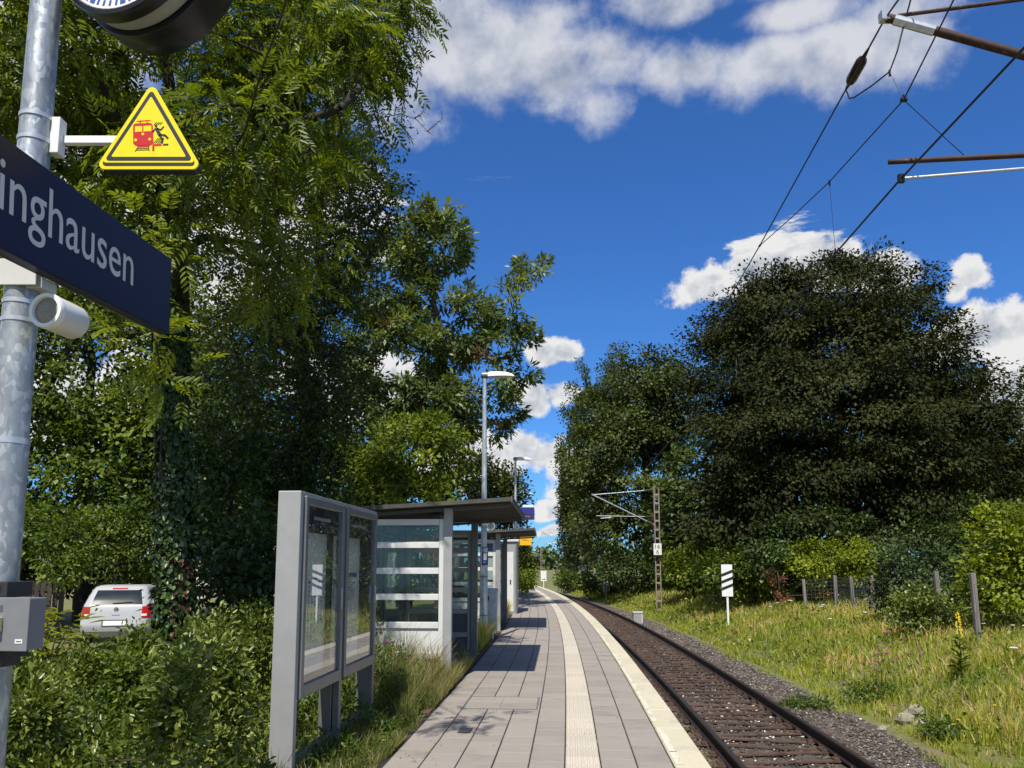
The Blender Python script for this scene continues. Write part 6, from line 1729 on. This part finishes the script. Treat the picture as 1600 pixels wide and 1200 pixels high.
def mullein():
    c = AY(1502, 1048, 14.6); e = empty('mullein_plant', (c.x, 14.6, zg(c)))
    n = 70; z = rng.uniform(.02, .7, n); a = rng.uniform(0, 6.28, n)
    C = np.stack([c.x + .02 * np.cos(a), 14.6 + .02 * np.sin(a), zg(c) + z], 1); Dv = np.stack([np.cos(a), np.sin(a), rng.uniform(.1, .8, n)], 1)
    Nv = np.tile(np.array([0, 0, 1.]), (n, 1)) - Dv * .3
    leaf_obj('leaves', lm_under, e, C, Dv, Nv, (.22 * (1.2 - z)), .06 * (1.2 - z), np.clip(rng.normal(.5, .2, n), 0, .89), True)
    m = MB(); m.tube([(0, 0, -.1), (.01, 0, .6), (.0, .01, 1.15)], [.015, .012, .005], 6); m.build('stem', MATS['grass_stem'], e)
    m = MB()
    for i in range(34):
        zz = random.uniform(.70, 1.15); aa = random.uniform(0, 6.28); q = Vector((.045 * math.cos(aa) * (1.5 - zz), .045 * math.sin(aa) * (1.5 - zz), zz)) * 1.0
        q.x *= 1.6; m.add([q + Vector((.018 * math.cos(b2), -.012, .018 * math.sin(b2))) for b2 in (0, 1.26, 2.51, 3.77, 5.03)], [(0, 1, 2, 3, 4)])
    m.build('blossoms', m_yel, e); tag(e, 'tall yellow-flowered mullein standing on the bank at right', 'plant')
mullein()
for (px, py, Y, h, w, lb) in ((1355, 1010, 15.2, .35, .55, 'low dark clover bush with pink flowers on the bank'), (1478, 1100, 12.2, .28, .3, 'small leafy plant low on the bank right of the pale stones'), (1258, 1055, 14.8, .12, .35, 'dark flat weed at the edge of the ballast shoulder')):
    p = AY(px, py, Y); z = zg(p); tree('bank_plant', lb, 'plant', (p.x, Y, z - .03), .006, [(np.array((p.x, Y, z + h * .45)), np.array((w, w * .8, h * .5)), 1), (np.array((p.x + w * .7, Y + .1, z + h * .25)), np.array((w * .6, w * .6, h * .3)), 1), (np.array((p.x - w * .6, Y - .1, z + h * .35)), np.array((w * .5, w * .6, h * .45)), 1)], 46, 26, .07, .45, .20, lm_under, m_bark_dark, wood_n=30)
# far woods on the horizon
def far_woods():
    n = 9000; x = rng.uniform(-150, 260, n); Y = rng.uniform(420, 470, n); hgt = 7 + 5 * np.sin(x * .05) + 4 * np.sin(x * .13 + 1) + 2.5 * np.sin(x * .41)
    z = rng.random(n) ** .8 * np.maximum(hgt, 3) - .5; C = np.stack([x, Y, z], 1)
    o = leaf_obj('far_wood', lm_haw, None, C, rng.normal(0, 1, (n, 3)), rng.normal(0, .5, (n, 3)) + np.array([0, -1, .6]), rng.uniform(2, 4, n), rng.uniform(1.6, 3, n), np.clip(rng.normal(.5, .2, n), 0, .89))
    tag(o, 'dark line of woods on the far horizon beyond the track', 'wood', kind='stuff')
far_woods()

# bare twigs of the hawthorn against the sky
def twigs():
    tr = [o for o in bpy.data.objects if o.name.startswith('hawthorn_tree')][0]; off = Vector(tr.location)
    for pts in ([(560, 200), (592, 185), (625, 178), (650, 186), (668, 205), (672, 210)], [(648, 185), (660, 176), (664, 172)], [(668, 205), (680, 195), (692, 185)], [(575, 270), (590, 245), (596, 226)], [(570, 300), (610, 290), (640, 283)], [(540, 230), (575, 215), (600, 190)]):
        m = MB(); P = [AY(a, b_, 14.0 + .05 * i) - off for i, (a, b_) in enumerate(pts)]
        m.tube(P, [.012 - .009 * i / (len(P) - 1) for i in range(len(P))], 5)
        for p, q in zip(P, P[1:]):
            for k in range(3):
                a = p.lerp(q, random.random()); m.tube([a, a + Vector((random.uniform(-.12, .12), random.uniform(-.1, .1), random.uniform(-.08, .14)))], .004, 4)
        m.build('bare_twig', m_bark_dark, tr)
twigs()

# litter and weeds on the paving
def paving_details():
    n = 420; Y = 5.2 + 24 * rng.random(n) ** 1.5; nn = np.where(rng.random(n) < .6, 2.55 - np.abs(rng.normal(0, .35, n)), rng.uniform(.2, 2.5, n)); P = np.array([list(TP(a, b_, .006)) for a, b_ in zip(Y, nn)])
    o = leaf_obj('leaf_litter', gm_dry, None, P, np.stack([rng.normal(0, 1, n), rng.normal(0, 1, n), np.abs(rng.normal(0, .15, n))], 1), np.tile(np.array([0, 0, 1.]), (n, 1)) + rng.normal(0, .2, (n, 3)), rng.uniform(.012, .035, n), rng.uniform(.008, .018, n), rng.random(n) * .6)
    tag(o, 'dry leaf litter scattered over the platform paving', 'litter', kind='stuff')
    n = 1500; Y = 5.2 + 30 * rng.random(n) ** 1.4; c = rng.choice([1, 1, 1, 3, 7, 8, 9], n); keep = vnoise(Y, c * 3.7, 1.9, 2) > .25; Y, c = Y[keep], c[keep]; n = len(Y)
    P = np.array([list(TP(a, k * PW + rng.normal(0, .006), -.005)) for a, k in zip(Y, c)])
    blades('joint_weeds', 'tiny weeds and moss growing in the paving joints', P, .008 + .03 * rng.random(n) ** 2, np.full(n, .006), np.clip(rng.normal(.3, .2, n), 0, .89), gm_grass, 1.2)
paving_details()
